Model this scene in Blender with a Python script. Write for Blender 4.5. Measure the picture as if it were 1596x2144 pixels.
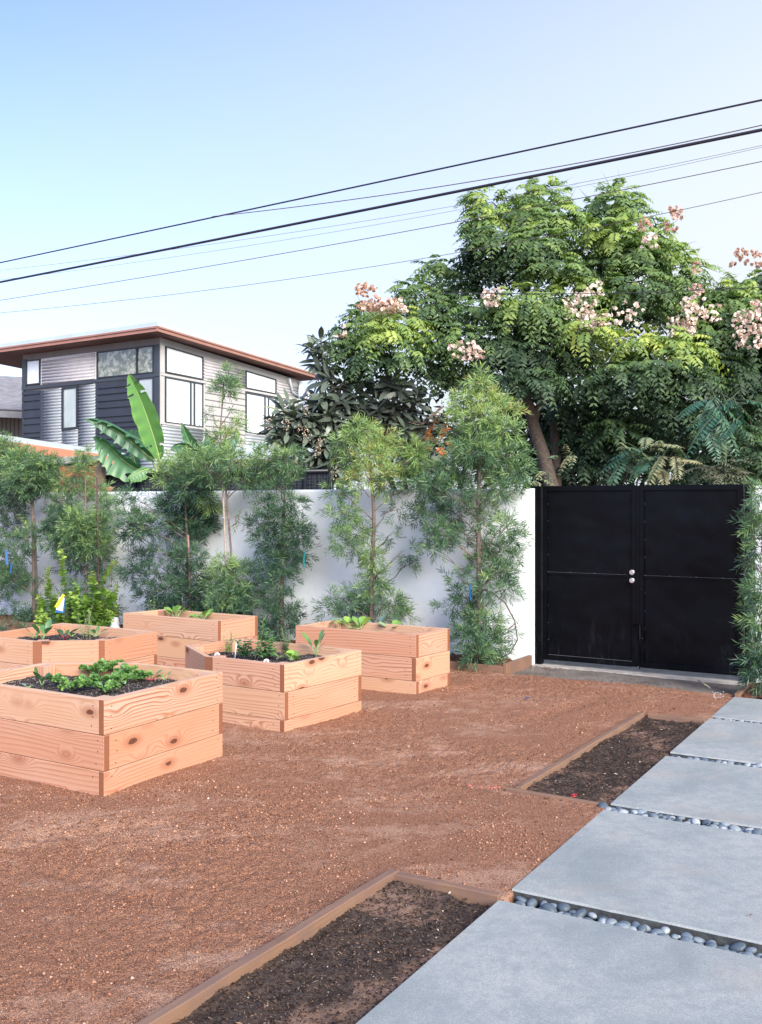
import bpy, math, random
import numpy as np
from mathutils import Vector, Matrix
for _o in list(bpy.data.objects): bpy.data.objects.remove(_o)
SC = bpy.context.scene
COL = SC.collection
R = math.radians

# ---------------------------------------------------------------- camera
FPX, EYE, HOR = 2050.0, 1.65, 1055.0        # focal length in photo pixels, eye height, horizon row
cam = bpy.data.objects.new('camera', bpy.data.cameras.new('camera'))
COL.objects.link(cam)
cam.location = (0, 0, EYE); cam.rotation_euler = (R(90), 0, 0)
cam.data.sensor_fit = 'HORIZONTAL'; cam.data.sensor_width = 36
cam.data.lens = FPX / 1596 * 36
cam.data.shift_y = -(1072 - HOR) / 1596
cam.data.clip_start = .05; cam.data.clip_end = 2000
SC.camera = cam

# ---------------------------------------------------------------- light
SUN_EL, SUN_AZ = 29, 156                      # azimuth clockwise from +Y
w = bpy.data.worlds.new('World'); SC.world = w; w.use_nodes = True
nt = w.node_tree; nt.nodes.clear()
sky = nt.nodes.new('ShaderNodeTexSky'); sky.sky_type = 'NISHITA'; sky.sun_disc = False
sky.sun_elevation = R(SUN_EL); sky.sun_rotation = R(SUN_AZ)
sky.air_density = 1.0; sky.dust_density = .6; sky.ozone_density = 1.5; sky.altitude = 0
bg = nt.nodes.new('ShaderNodeBackground'); bg.inputs[1].default_value = .15
wo = nt.nodes.new('ShaderNodeOutputWorld')
tc = nt.nodes.new('ShaderNodeTexCoord'); dp = nt.nodes.new('ShaderNodeVectorMath'); dp.operation = 'DOT_PRODUCT'
nt.links.new(tc.outputs['Generated'], dp.inputs[0]); dp.inputs[1].default_value = (.70, .05, -1.0)   # pale haze: thick at the horizon, thicker to the right
hz = nt.nodes.new('ShaderNodeValToRGB'); _e = hz.color_ramp.elements
_e[0].position = 0; _e[0].color = (.0, .0, .0, 1); _e[1].position = 1; _e[1].color = (1, 1, 1, 1)
mr = nt.nodes.new('ShaderNodeMapRange'); mr.inputs[1].default_value = -.65; mr.inputs[2].default_value = .02; mr.inputs[3].default_value = 0; mr.inputs[4].default_value = 1
nt.links.new(dp.outputs['Value'], mr.inputs[0]); nt.links.new(mr.outputs[0], hz.inputs[0])
mx = nt.nodes.new('ShaderNodeMix'); mx.data_type = 'RGBA'; nt.links.new(hz.outputs[0], mx.inputs[0])
tn = nt.nodes.new('ShaderNodeMix'); tn.data_type = 'RGBA'; tn.blend_type = 'MULTIPLY'; tn.inputs[0].default_value = 1; tn.inputs[7].default_value = (.74, .72, .93, 1)
nt.links.new(sky.outputs[0], tn.inputs[6]); nt.links.new(tn.outputs[2], mx.inputs[6]); mx.inputs[7].default_value = (2.5, 2.72, 2.92, 1)
nt.links.new(mx.outputs[2], bg.inputs[0]); nt.links.new(bg.outputs[0], wo.inputs[0])
sl = bpy.data.lights.new('sun', 'SUN'); sl.energy = 2.9; sl.angle = R(32); sl.color = (1, .94, .86)
so = bpy.data.objects.new('sun', sl); COL.objects.link(so)
_d = Vector((math.sin(R(SUN_AZ)) * math.cos(R(SUN_EL)), math.cos(R(SUN_AZ)) * math.cos(R(SUN_EL)), math.sin(R(SUN_EL))))
so.rotation_euler = _d.to_track_quat('Z', 'Y').to_euler(); so.location = _d * 40
SC.view_settings.view_transform = 'Standard'; SC.view_settings.look = 'None'
SC.view_settings.exposure = 1.27; SC.view_settings.gamma = 1
SC.render.engine = 'CYCLES'
cy = SC.cycles
cy.max_bounces = 7; cy.diffuse_bounces = 3; cy.glossy_bounces = 3; cy.transmission_bounces = 4; cy.transparent_max_bounces = 4
cy.caustics_reflective = False; cy.caustics_refractive = False
cy.use_denoising = True

# ---------------------------------------------------------------- helpers
TH = R(30.5)
E1 = np.array((math.cos(TH), -math.sin(TH)))    # along gate and wall, to the right
E2 = np.array((math.sin(TH), math.cos(TH)))     # along the path, away
def ab(a, b, z=0.0):
    return (a * E1[0] + b * E2[0], a * E1[1] + b * E2[1], z)
def gp(px, py, z=0.0):                          # ground point seen at a photo pixel
    d = FPX * (EYE - z) / (py - HOR); return ((px - 798) / FPX * d, d, z)
def at(px, py, Y):                              # point at distance Y
    return np.array(((px - 798) / FPX * Y, Y, EYE + (HOR - py) / FPX * Y))
def yb(px, b):                                  # distance of the line b = const at photo column px
    k = (px - 798) / FPX; return b / (E2[0] * k + E2[1])

def tag(o, label=None, cat=None, group=None, kind=None):
    if label: o['label'] = label
    if cat: o['category'] = cat
    if group: o['group'] = group
    if kind: o['kind'] = kind
    return o
def thing(name, label, cat, loc=(0, 0, 0), group=None):
    o = bpy.data.objects.new(name, None); COL.objects.link(o); o.location = loc
    o.empty_display_size = .1
    return tag(o, label, cat, group)
def link(o, parent):
    COL.objects.link(o)
    if parent is not None:
        o.parent = parent
        p = parent; off = Vector((0, 0, 0))
        while p is not None:
            off += p.location; p = p.parent
        o.location = -off
    return o

class MB:
    """collects faces in world space"""
    def __init__(s): s.v = []; s.f = []; s.m = []; s.uv = []; s.sm = []
    def face(s, pts, m=0, uv=None, smooth=False):
        i = len(s.v); s.v += [tuple(p) for p in pts]; s.f.append(tuple(range(i, i + len(pts)))); s.m.append(m)
        s.uv.append(uv or [(0, 0)] * len(pts)); s.sm.append(smooth)
    def box(s, c, sx, sy, sz, ax=(1, 0), m=0):
        """box centred at c with plan axis ax"""
        ux, uy = ax; c = np.array(c, float)
        X = np.array((ux, uy, 0)) * sx / 2; Y = np.array((-uy, ux, 0)) * sy / 2; Z = np.array((0, 0, sz / 2))
        s.hexa([c - X - Y - Z, c + X - Y - Z, c + X + Y - Z, c - X + Y - Z, c - X - Y + Z, c + X - Y + Z, c + X + Y + Z, c - X + Y + Z], m)
    def hexa(s, p, m=0):
        for q in ((0, 3, 2, 1), (4, 5, 6, 7), (0, 1, 5, 4), (1, 2, 6, 5), (2, 3, 7, 6), (3, 0, 4, 7)):
            P = [np.array(p[k]) for k in q]
            l1 = float(np.linalg.norm(P[1] - P[0])); l2 = float(np.linalg.norm(P[2] - P[1]))
            s.face(P, m, [(0, 0), (l1, 0), (l1, l2), (0, l2)])
    def tube(s, pts, rad, n=6, m=0, cap=True):
        pts = [np.array(p, float) for p in pts]
        if np.isscalar(rad): rad = [rad] * len(pts)
        base = len(s.v); u = None
        for i, p in enumerate(pts):
            d = pts[min(i + 1, len(pts) - 1)] - pts[max(i - 1, 0)]; d = d / (np.linalg.norm(d) + 1e-9)
            if u is None:
                u = np.cross(d, (0, 0, 1)) if abs(d[2]) < .9 else np.cross(d, (1, 0, 0))
            u = u - d * np.dot(u, d); u = u / (np.linalg.norm(u) + 1e-9); v = np.cross(d, u)
            for k in range(n):
                a = 2 * math.pi * k / n
                s.v.append(tuple(p + (u * math.cos(a) + v * math.sin(a)) * rad[i]))
        for i in range(len(pts) - 1):
            for k in range(n):
                a = base + i * n + k; b = base + i * n + (k + 1) % n
                s.f.append((a, b, b + n, a + n)); s.m.append(m); s.sm.append(True)
                s.uv.append([(k / n * 6 * rad[i], i * .2), ((k + 1) / n * 6 * rad[i], i * .2), ((k + 1) / n * 6 * rad[i], (i + 1) * .2), (k / n * 6 * rad[i], (i + 1) * .2)])
        if cap:
            for q in (tuple(range(base, base + n))[::-1], tuple(range(len(s.v) - n, len(s.v)))):
                s.f.append(q); s.m.append(m); s.sm.append(False); s.uv.append([(0, 0)] * n)
    def lathe(s, prof, c=(0, 0, 0), n=16, m=0):
        base = len(s.v)
        for r, z in prof:
            for k in range(n):
                a = 2 * math.pi * k / n; s.v.append((c[0] + r * math.cos(a), c[1] + r * math.sin(a), c[2] + z))
        for i in range(len(prof) - 1):
            for k in range(n):
                a = base + i * n + k; b = base + i * n + (k + 1) % n
                s.f.append((a, b, b + n, a + n)); s.m.append(m); s.sm.append(True); s.uv.append([(0, 0)] * 4)
    def build(s, name, mats, parent=None, bevel=0, local=None):
        me = bpy.data.meshes.new(name)
        V = s.v
        if local is not None: V = [(x - local[0], y - local[1], z - local[2]) for x, y, z in V]
        me.from_pydata(V, [], s.f)
        for mt in (mats if isinstance(mats, (list, tuple)) else [mats]): me.materials.append(mt)
        me.polygons.foreach_set('material_index', s.m); me.polygons.foreach_set('use_smooth', s.sm)
        uvl = me.uv_layers.new(name='UVMap')
        uvl.data.foreach_set('uv', [c for f in s.uv for p in f for c in p])
        me.update()
        o = bpy.data.objects.new(name, me); link(o, parent)
        if local is not None: o.location = local
        if bevel:
            import bmesh
            bm = bmesh.new(); bm.from_mesh(me); bmesh.ops.remove_doubles(bm, verts=bm.verts, dist=1e-5); bm.to_mesh(me); bm.free()
            b = o.modifiers.new('b', 'BEVEL'); b.width = bevel; b.segments = 2; b.limit_method = 'ANGLE'; b.angle_limit = R(40)
        return o

def np_mesh(name, V, F, mat, parent=None, tint=None, smooth=False, k=3):
    """big mesh straight from arrays (F: n x k)"""
    V = np.asarray(V, np.float32); F = np.asarray(F, np.int32)
    me = bpy.data.meshes.new(name)
    me.vertices.add(len(V)); me.vertices.foreach_set('co', V.ravel())
    me.loops.add(F.size); me.loops.foreach_set('vertex_index', F.ravel())
    me.polygons.add(len(F)); me.polygons.foreach_set('loop_start', np.arange(0, F.size, k, dtype=np.int32))
    me.polygons.foreach_set('loop_total', np.full(len(F), k, np.int32))
    if smooth: me.polygons.foreach_set('use_smooth', np.ones(len(F), bool))
    if tint is not None:
        at_ = me.attributes.new('tint', 'FLOAT', 'POINT'); at_.data.foreach_set('value', np.asarray(tint, np.float32))
    me.materials.append(mat); me.update(calc_edges=True); me.validate()
    o = bpy.data.objects.new(name, me); return link(o, parent)

def nrm(a): return a / (np.linalg.norm(a, axis=-1, keepdims=True) + 1e-9)
class LB:
    """leaf batch: many small leaves as triangles"""
    def __init__(s): s.V = []; s.F = []; s.T = []; s.n = 0
    def add(s, P, D, N, L, W, tint, nseg=1, fold=.15, curl=.0, peak=.5):
        P = np.atleast_2d(P); n = len(P)
        if n == 0: return
        D = nrm(np.broadcast_to(D, (n, 3)).astype(float)); N = np.broadcast_to(N, (n, 3)).astype(float)
        S = nrm(np.cross(D, N)); N = nrm(np.cross(S, D))
        L = np.broadcast_to(L, n)[:, None]; W = np.broadcast_to(W, n)[:, None] * .5; tint = np.broadcast_to(tint, n)
        cu = np.broadcast_to(curl, n)[:, None]
        vs = [P]
        def row(t): return P + D * L * t - N * L * cu * t * t
        if nseg == 1:
            m = row(peak); vs += [m - S * W + N * W * fold, row(1.0), m + S * W + N * W * fold]
            tri = [(0, 1, 2), (0, 2, 3)]; k = 4
        else:
            tri = []; k = 1; prev = None
            for i in range(1, nseg):
                t = i / nseg; wd = math.sin(math.pi * t ** (math.log(.5) / math.log(peak))) ** .75
                m = row(t); vs += [m - S * W * wd + N * W * fold * wd, m, m + S * W * wd + N * W * fold * wd]
                a = k; k += 3
                if prev is None: tri += [(0, a, a + 1), (0, a + 1, a + 2)]
                else: tri += [(prev, a, a + 1), (prev, a + 1, prev + 1), (prev + 1, a + 1, a + 2), (prev + 1, a + 2, prev + 2)]
                prev = a
            vs.append(row(1.0)); tri += [(prev, k, prev + 1), (prev + 1, k, prev + 2)]; k += 1
        V = np.stack(vs, 1).reshape(-1, 3)
        F = (np.array(tri)[None] + (np.arange(n) * k)[:, None, None]).reshape(-1, 3) + s.n
        s.V.append(V); s.F.append(F); s.T.append(np.repeat(tint, k)); s.n += len(V)
    def build(s, name, mat, parent=None, smooth=False):
        return np_mesh(name, np.concatenate(s.V), np.concatenate(s.F), mat, parent, np.concatenate(s.T), smooth)

# ---------------------------------------------------------------- materials
def mat(name):
    m = bpy.data.materials.new(name); m.use_nodes = True
    nt = m.node_tree; b = nt.nodes['Principled BSDF']; return m, nt, b
class N_:
    def __init__(s, nt): s.nt = nt
    def n(s, t, **k):
        o = s.nt.nodes.new(t)
        for a, v in k.items(): setattr(o, a, v)
        return o
    def put(s, sock, v):
        if isinstance(v, bpy.types.NodeSocket): s.nt.links.new(v, sock)
        elif v is not None: sock.default_value = v
    def math(s, op, a, b=None, c=None, clamp=False):
        o = s.n('ShaderNodeMath', operation=op, use_clamp=clamp); s.put(o.inputs[0], a); s.put(o.inputs[1], b); s.put(o.inputs[2], c); return o.outputs[0]
    def noise(s, vec, scale, detail=3, rough=.55, dist=0):
        o = s.n('ShaderNodeTexNoise'); s.put(o.inputs['Vector'], vec); o.inputs['Scale'].default_value = scale
        o.inputs['Detail'].default_value = detail; o.inputs['Roughness'].default_value = rough; o.inputs['Distortion'].default_value = dist
        return o.outputs[0]
    def vor(s, vec, scale, out=0, feature='F1', rnd=1.0):
        o = s.n('ShaderNodeTexVoronoi', feature=feature); s.put(o.inputs['Vector'], vec); o.inputs['Scale'].default_value = scale
        o.inputs['Randomness'].default_value = rnd
        return o.outputs[out]
    def ramp(s, fac, stops, interp='LINEAR'):
        o = s.n('ShaderNodeValToRGB'); o.color_ramp.interpolation = interp; e = o.color_ramp.elements
        while len(e) < len(stops): e.new(.5)
        for i, (p, c) in enumerate(stops):
            e[i].position = p; e[i].color = (c if hasattr(c, '__len__') else (c, c, c))[:3] + (1,) if not hasattr(c, '__len__') or len(c) == 3 else c
        s.put(o.inputs[0], fac); return o.outputs[0]
    def mix(s, fac, a, b, bt='MIX'):
        o = s.n('ShaderNodeMix', data_type='RGBA', blend_type=bt); s.put(o.inputs[0], fac)
        for k, v in ((6, a), (7, b)):
            if isinstance(v, tuple) and len(v) == 3: v = v + (1,)
            s.put(o.inputs[k], v)
        return o.outputs[2]
    def coord(s, w='Object'): return s.n('ShaderNodeTexCoord').outputs[w]
    def mapv(s, vec, scale=(1, 1, 1), loc=(0, 0, 0)):
        o = s.n('ShaderNodeMapping'); s.put(o.inputs[0], vec); o.inputs['Scale'].default_value = scale; o.inputs['Location'].default_value = loc; return o.outputs[0]
    def attr(s, name, out=2): 
        o = s.n('ShaderNodeAttribute'); o.attribute_name = name; return o.outputs[out]
    def bump(s, h, strength, dist=.01, prev=None):
        o = s.n('ShaderNodeBump'); s.put(o.inputs['Height'], h); o.inputs['Strength'].default_value = strength; o.inputs['Distance'].default_value = dist
        if prev is not None: s.put(o.inputs['Normal'], prev)
        return o.outputs[0]

def simple(name, col, rough=.6, metal=0, var=.12, scale=6, bump=0, bscale=80, spec=.5):
    m, nt, b = mat(name); N = N_(nt); g = N.n('ShaderNodeNewGeometry').outputs['Position']
    f = N.noise(g, scale, 4)
    lo = tuple(c * (1 - var) for c in col); hi = tuple(min(1, c * (1 + var)) for c in col)
    N.put(b.inputs['Base Color'], N.ramp(f, [(.3, lo), (.7, hi)]))
    b.inputs['Roughness'].default_value = rough; b.inputs['Metallic'].default_value = metal
    b.inputs['Specular IOR Level'].default_value = spec
    if bump: N.put(b.inputs['Normal'], N.bump(N.noise(g, bscale, 3), bump, .005))
    return m

def leafmat(name, stops, rough=.45, trans=.35, spec=.35, tcol=(.9, 1.0, .45)):
    """stops: colours over the tint value carried by each leaf"""
    m, nt, b = mat(name); N = N_(nt)
    c = N.ramp(N.attr('tint'), stops)
    N.put(b.inputs['Base Color'], c); b.inputs['Roughness'].default_value = rough; b.inputs['Specular IOR Level'].default_value = spec
    tr = N.n('ShaderNodeBsdfTranslucent'); N.put(tr.inputs[0], N.mix(1.0, c, tcol, 'MULTIPLY'))
    mx = N.n('ShaderNodeMixShader'); mx.inputs[0].default_value = trans
    out = nt.nodes['Material Output']; nt.links.new(b.outputs[0], mx.inputs[1]); nt.links.new(tr.outputs[0], mx.inputs[2]); nt.links.new(mx.outputs[0], out.inputs[0])
    return m

def woodmat(name, light, dark, knotc, scale=1.0, rough=.6, contrast=1.0, dirt=0):
    m, nt, b = mat(name); N = N_(nt); uv = N.coord('UV')
    sx = N.n('ShaderNodeSeparateXYZ'); N.put(sx.inputs[0], uv)
    v = sx.outputs[1]
    n1 = N.noise(N.mapv(uv, (.8 * scale, 4.0 * scale, 1)), 1, 1, .4)
    # knots: a centre every now and then along the board
    vo = N.n('ShaderNodeTexVoronoi', feature='F1'); N.put(vo.inputs['Vector'], N.mapv(uv, (2.9 * scale, 6.2 * scale, 1))); vo.inputs['Scale'].default_value = 1
    kd = vo.outputs['Distance']; kr = N.n('ShaderNodeSeparateColor'); N.put(kr.inputs[0], vo.outputs['Color'])
    on = N.math('GREATER_THAN', kr.outputs[0], .12)
    near = N.math('MULTIPLY', N.math('POWER', N.math('SUBTRACT', 1.0, N.math('MULTIPLY', kd, 1.9, clamp=True), clamp=True), 2.0), on)
    h = N.math('MULTIPLY_ADD', n1, 5.0 * scale, N.math('MULTIPLY', v, 40.0 * scale))
    h = N.math('MULTIPLY_ADD', near, 6.5, h)
    fr = N.math('FRACT', h)
    line = N.ramp(fr, [(0, .0), (.45, .12), (.86, 1.0), (.97, .3), (1.0, 0.0)])
    fine = N.noise(N.mapv(uv, (5, 160, 1)), 1, 3, .6)
    fade = N.noise(N.mapv(uv, (1.6, 6, 1)), 1, 2, .5)
    l2 = N.math('MULTIPLY', line, N.ramp(fade, [(.3, .30), (.6, 1.0)]))
    f = N.math('MULTIPLY_ADD', N.math('SUBTRACT', fine, .5), .6, N.math('MULTIPLY', l2, 1.15 * contrast), clamp=True)
    c = N.mix(f, light, dark)
    tone = N.noise(N.mapv(uv, (.7, 2.5, 1), (3, 9, 0)), 1, 2)
    c = N.mix(N.ramp(tone, [(.35, 0.0), (.65, .75)]), c, tuple(x * y for x, y in zip(light, (.90, .72, .60))))
    t = N.attr('tint')
    c = N.mix(N.ramp(t, [(.35, 0.0), (1.0, .5)]), c, tuple(x * y for x, y in zip(light, (.82, .56, .42)))); c = N.mix(N.ramp(t, [(.0, .55), (.3, 0.0)]), c, tuple(x * y for x, y in zip(light, (1.02, 1.0, .80))))
    core = N.math('MULTIPLY', N.math('LESS_THAN', N.math('MULTIPLY_ADD', N.noise(N.mapv(uv, (30, 60, 1)), 1, 1), .06, kd), .135), on)
    halo = N.math('MULTIPLY', N.ramp(kd, [(.09, 1.0), (.30, 0.0)]), on)
    c = N.mix(N.math('MULTIPLY', halo, .65), c, dark)
    c = N.mix(N.math('MULTIPLY', core, .85), c, knotc)
    if dirt:
        c = N.mix(N.math('MULTIPLY', N.ramp(N.noise(N.coord('Object'), 5, 5), [(.45, 0.0), (.62, 1.0)]), dirt), c, (.20, .12, .09))
    N.put(b.inputs['Base Color'], c); b.inputs['Roughness'].default_value = rough; b.inputs['Specular IOR Level'].default_value = .3
    N.put(b.inputs['Normal'], N.bump(N.math('ADD', fine, N.math('MULTIPLY', line, .5)), .25, .002))
    return m
def endmat(name, light, dark):
    m, nt, b = mat(name); N = N_(nt); uv = N.coord('UV')
    o = N.n('ShaderNodeTexWave', wave_type='RINGS', rings_direction='SPHERICAL'); N.put(o.inputs['Vector'], N.mapv(uv, (1, 1, 1), (.05, -.1, 0)))
    o.inputs['Scale'].default_value = 45; o.inputs['Distortion'].default_value = 1.5; o.inputs['Detail Scale'].default_value = 2
    N.put(b.inputs['Base Color'], N.mix(o.outputs[1], light, dark)); b.inputs['Roughness'].default_value = .8
    return m

M = {}
M['wood'] = woodmat('redwood', (.60, .39, .285), (.30, .10, .05), (.085, .03, .017))
M['wood_end'] = endmat('end_grain', (.34, .135, .065), (.16, .05, .025))
M['wood_top'] = woodmat('redwood_top', (.64, .44, .33), (.50, .28, .19), (.3, .15, .1), contrast=.5)
M['screw'] = simple('screw', (.09, .05, .035), .5, .6)
M['edging'] = woodmat('weathered_edging', (.25, .155, .118), (.14, .075, .055), (.07, .04, .03), dirt=.8)
M['wall'] = None

# ---------------------------------------------------------------- value noise for terrain
_rs = np.random.RandomState(5)
def vnoise(x, y, s, seed):
    r = np.random.RandomState(seed); g = r.rand(256, 256)
    X = x / s; Y = y / s; xi = np.floor(X).astype(int); yi = np.floor(Y).astype(int); fx = X - xi; fy = Y - yi
    fx = fx * fx * (3 - 2 * fx); fy = fy * fy * (3 - 2 * fy)
    q = lambda a, b: g[a % 256, b % 256]
    return (q(xi, yi) * (1 - fx) + q(xi + 1, yi) * fx) * (1 - fy) + (q(xi, yi + 1) * (1 - fx) + q(xi + 1, yi + 1) * fx) * fy - .5
A0 = -1.64                                        # left edge of the pavers
SLABS = [(2.2, 3.755), (3.885, 5.15), (5.265, 6.455), (6.56, 7.755), (7.83, 8.72)]
def sstep(x, a, b):
    t = np.clip((x - a) / (b - a), 0, 1); return t * t * (3 - 2 * t)
def height(x, y, fine=True):
    a = x * E1[0] + y * E1[1]; b = x * E2[0] + y * E2[1]
    z = .016 * vnoise(x, y, 1.1, 1) + .012 * vnoise(x, y, .45, 2) + .008 * vnoise(x, y, .16, 3)
    z -= .006
    rub = np.clip(vnoise(x, y, .8, 11) * 2.2 + .55, .15, 1)
    if fine:
        z = z + rub * (.008 * vnoise(x, y, .06, 4) + .012 * vnoise(x, y, .03, 5) + .014 * vnoise(x, y, .015, 6))
    # wheel ruts with tread marks
    for (ca, cb, ln, wd, ang, dep) in ((-2.75, 7.55, .62, .11, R(50), .022), (-3.75, 8.35, .5, .09, R(58), .022), (-3.2, 3.05, .5, .05, R(-30), .03), (-3.7, 3.6, .6, .06, R(20), .02)):
        cx, cy_ = ca * E1[0] + cb * E2[0], ca * E1[1] + cb * E2[1]
        u = (x - cx) * math.cos(ang) + (y - cy_) * math.sin(ang); v = -(x - cx) * math.sin(ang) + (y - cy_) * math.cos(ang)
        e = np.exp(-(u / ln) ** 4 - (v / wd) ** 4)
        z = z - e * dep * .5 + e * (np.sin((u + .35 * v) / .075 * 2 * math.pi) * .55) * (dep if cb > 6 else dep * .2)
    # trough round the gate: hard grey strip slightly lower
    z = z - .02 * sstep(b, 8.75, 9.1) * (a > -3.95) * (a < -1.6)
    # mulch beds sunk behind their edging
    m1 = (a > -2.219 + .025 * (b - 1.6)) & (a < A0 + .02) & (b < 3.782); m2 = (a > -2.185 + .023 * (b - 5.27)) & (a < A0 + .02) & (b > 5.248) & (b < 7.637)
    z = np.where(m1 | m2, -.10, z)
    # pavers and joints
    z = np.where((a > A0 + .01) & (b < 8.74), -.075, z)
    # banks of loose dirt along edging
    return z
# ================================================================ GROUND
def build_ground():
    xs = np.concatenate([[-300, -60, -20, -8], np.arange(-4.6, 4.4, .0125), [8, 20, 60, 300]])
    yy = [2.75]
    while yy[-1] < 10.9: yy.append(yy[-1] + max(.0095, yy[-1] * .0033))
    ys = np.concatenate([[-100, -20, 0, 1.5], yy, [12, 13.5, 16, 25, 60, 200, 600]])
    X, Y = np.meshgrid(xs, ys)
    Z = height(X, Y)
    far = (Y > 11.2) | (X < -4.7) | (X > 4.5) | (Y < 2.7)
    Z = np.where(far, -.03, Z)
    V = np.stack([X, Y, Z], -1).reshape(-1, 3)
    nx, ny = len(xs), len(ys)
    i = (np.arange(ny - 1)[:, None] * nx + np.arange(nx - 1)[None]).ravel()
    F = np.stack([i, i + 1, i + nx + 1, i + nx], 1)
    m, nt, b = mat('decomposed_granite'); N = N_(nt); g = N.coord('Object')
    big = N.noise(N.mapv(g, (.7, 1.6, 1)), 1.2, 4, .6, .8); mid = N.noise(g, 9, 4, .6); fine = N.noise(g, 170, 3, .7); grit = N.vor(g, 190, 1)
    col = N.ramp(fine, [(.28, (.13, .048, .026)), (.5, (.43, .20, .115)), (.74, (.68, .39, .25))])
    dust = N.ramp(N.math('MULTIPLY_ADD', N.math('SUBTRACT', mid, .5), .5, big), [(.50, 0.0), (.68, 1.0)])
    col = N.mix(N.math('MULTIPLY', dust, .55), col, (.74, .46, .32))
    gs = N.n('ShaderNodeSeparateColor'); N.put(gs.inputs[0], grit)
    col = N.mix(N.math('MULTIPLY', N.math('GREATER_THAN', gs.outputs[0], .972), .3), col, (.58, .42, .34))
    col = N.mix(N.math('MULTIPLY', N.math('LESS_THAN', gs.outputs[1], .14), .55), col, (.07, .035, .025))
    # bare grey strip before the gate
    sp = N.n('ShaderNodeSeparateXYZ'); N.put(sp.inputs[0], g)
    aa = N.math('ADD', N.math('MULTIPLY', sp.outputs[0], float(E1[0])), N.math('MULTIPLY', sp.outputs[1], float(E1[1])))
    bb = N.math('ADD', N.math('MULTIPLY', sp.outputs[0], float(E2[0])), N.math('MULTIPLY', sp.outputs[1], float(E2[1])))
    bn = N.math('MULTIPLY_ADD', N.math('SUBTRACT', N.noise(g, 5, 4), .5), .25, bb)
    grey = N.ramp(N.math('MULTIPLY_ADD', aa, -.05, bn), [(0, 0.0), (1, 1.0)])
    mk = N.math('SUBTRACT', N.math('MULTIPLY_ADD', aa, .03, bn), 8.80); mk = N.math('MULTIPLY', mk, 12.0, clamp=True)
    gcol = N.mix(fine, (.17, .135, .11), (.42, .37, .32))
    gcol = N.mix(N.ramp(N.noise(g, 4, 4), [(.45, 0.0), (.7, .7)]), gcol, (.12, .095, .08))
    col = N.mix(mk, col, gcol)
    N.put(b.inputs['Base Color'], col); b.inputs['Roughness'].default_value = .95; b.inputs['Specular IOR Level'].default_value = .2
    n1 = N.bump(N.noise(g, 230, 3, .75), 1, .012); n2 = N.bump(N.vor(g, 110), .7, .009, n1)
    N.put(b.inputs['Normal'], n2)
    o = np_mesh('ground', V, F, m, None, None, True, 4); tag(o, kind='structure')
    o['label'] = 'reddish brown decomposed granite yard with tyre marks'
build_ground()

def scatter_lumps(name, P, S, m, seed, tint, flat=.7, parent=None):
    r = np.random.RandomState(seed)
    base = np.array([(1, 0, 0), (0, 1, 0), (-1, 0, 0), (0, -1, 0), (0, 0, 1), (0, 0, -1)], float)
    fc = np.array([(0, 1, 4), (1, 2, 4), (2, 3, 4), (3, 0, 4), (1, 0, 5), (2, 1, 5), (3, 2, 5), (0, 3, 5)])
    n = len(P); V = base[None] * (1 + .5 * (r.rand(n, 6, 1) - .5)) + .35 * (r.rand(n, 6, 3) - .5)
    an = r.rand(n) * 6.28; c, s = np.cos(an), np.sin(an)
    X = V[..., 0] * c[:, None] - V[..., 1] * s[:, None]; Y = V[..., 0] * s[:, None] + V[..., 1] * c[:, None]
    V = np.stack([X, Y, V[..., 2] * flat], -1) * S[:, None, None] + P[:, None, :]
    F = (fc[None] + (np.arange(n) * 6)[:, None, None]).reshape(-1, 3)
    return np_mesh(name, V.reshape(-1, 3), F, m, parent, np.repeat(tint, 6))
def build_grit():
    r = np.random.RandomState(3); n = 150000
    Y = 2.7 + (r.rand(n) ** 1.5) * 7.3; X = (r.rand(n) * 1.0 - .5) * 1.0 * Y * .82
    a = X * E1[0] + Y * E1[1]; b = X * E2[0] + Y * E2[1]
    ok = (a < A0 - .02) & ~((a > -2.26) & (b < 3.82)) & ~((a > -2.24) & (b > 5.2) & (b < 7.7)) & (b < 8.8)
    cl = vnoise(X, Y, .6, 22) + vnoise(X, Y, .2, 23) + .25
    ok &= r.rand(n) < np.clip(cl * 1.3, .12, 1)
    X, Y = X[ok], Y[ok]; n = len(X)
    S = .0018 + .0032 * r.rand(n) ** 1.5 + .0065 * (r.rand(n) ** 11)
    Z = height(X, Y) + S * .3
    m = leafmat('grit', [(0, (.12, .05, .03)), (.5, (.36, .17, .10)), (.8, (.50, .28, .18)), (.94, (.58, .40, .30)), (1, (.72, .64, .56))], .9, 0, .2)
    t = r.rand(n) ** 1.3 * .88; t[r.rand(n) < .0015] = 1
    o = scatter_lumps('gravel', np.stack([X, Y, Z], -1), S, m, 4, t)
    tag(o, 'loose grit and clods on the brown yard', kind='stuff')
build_grit()

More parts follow.
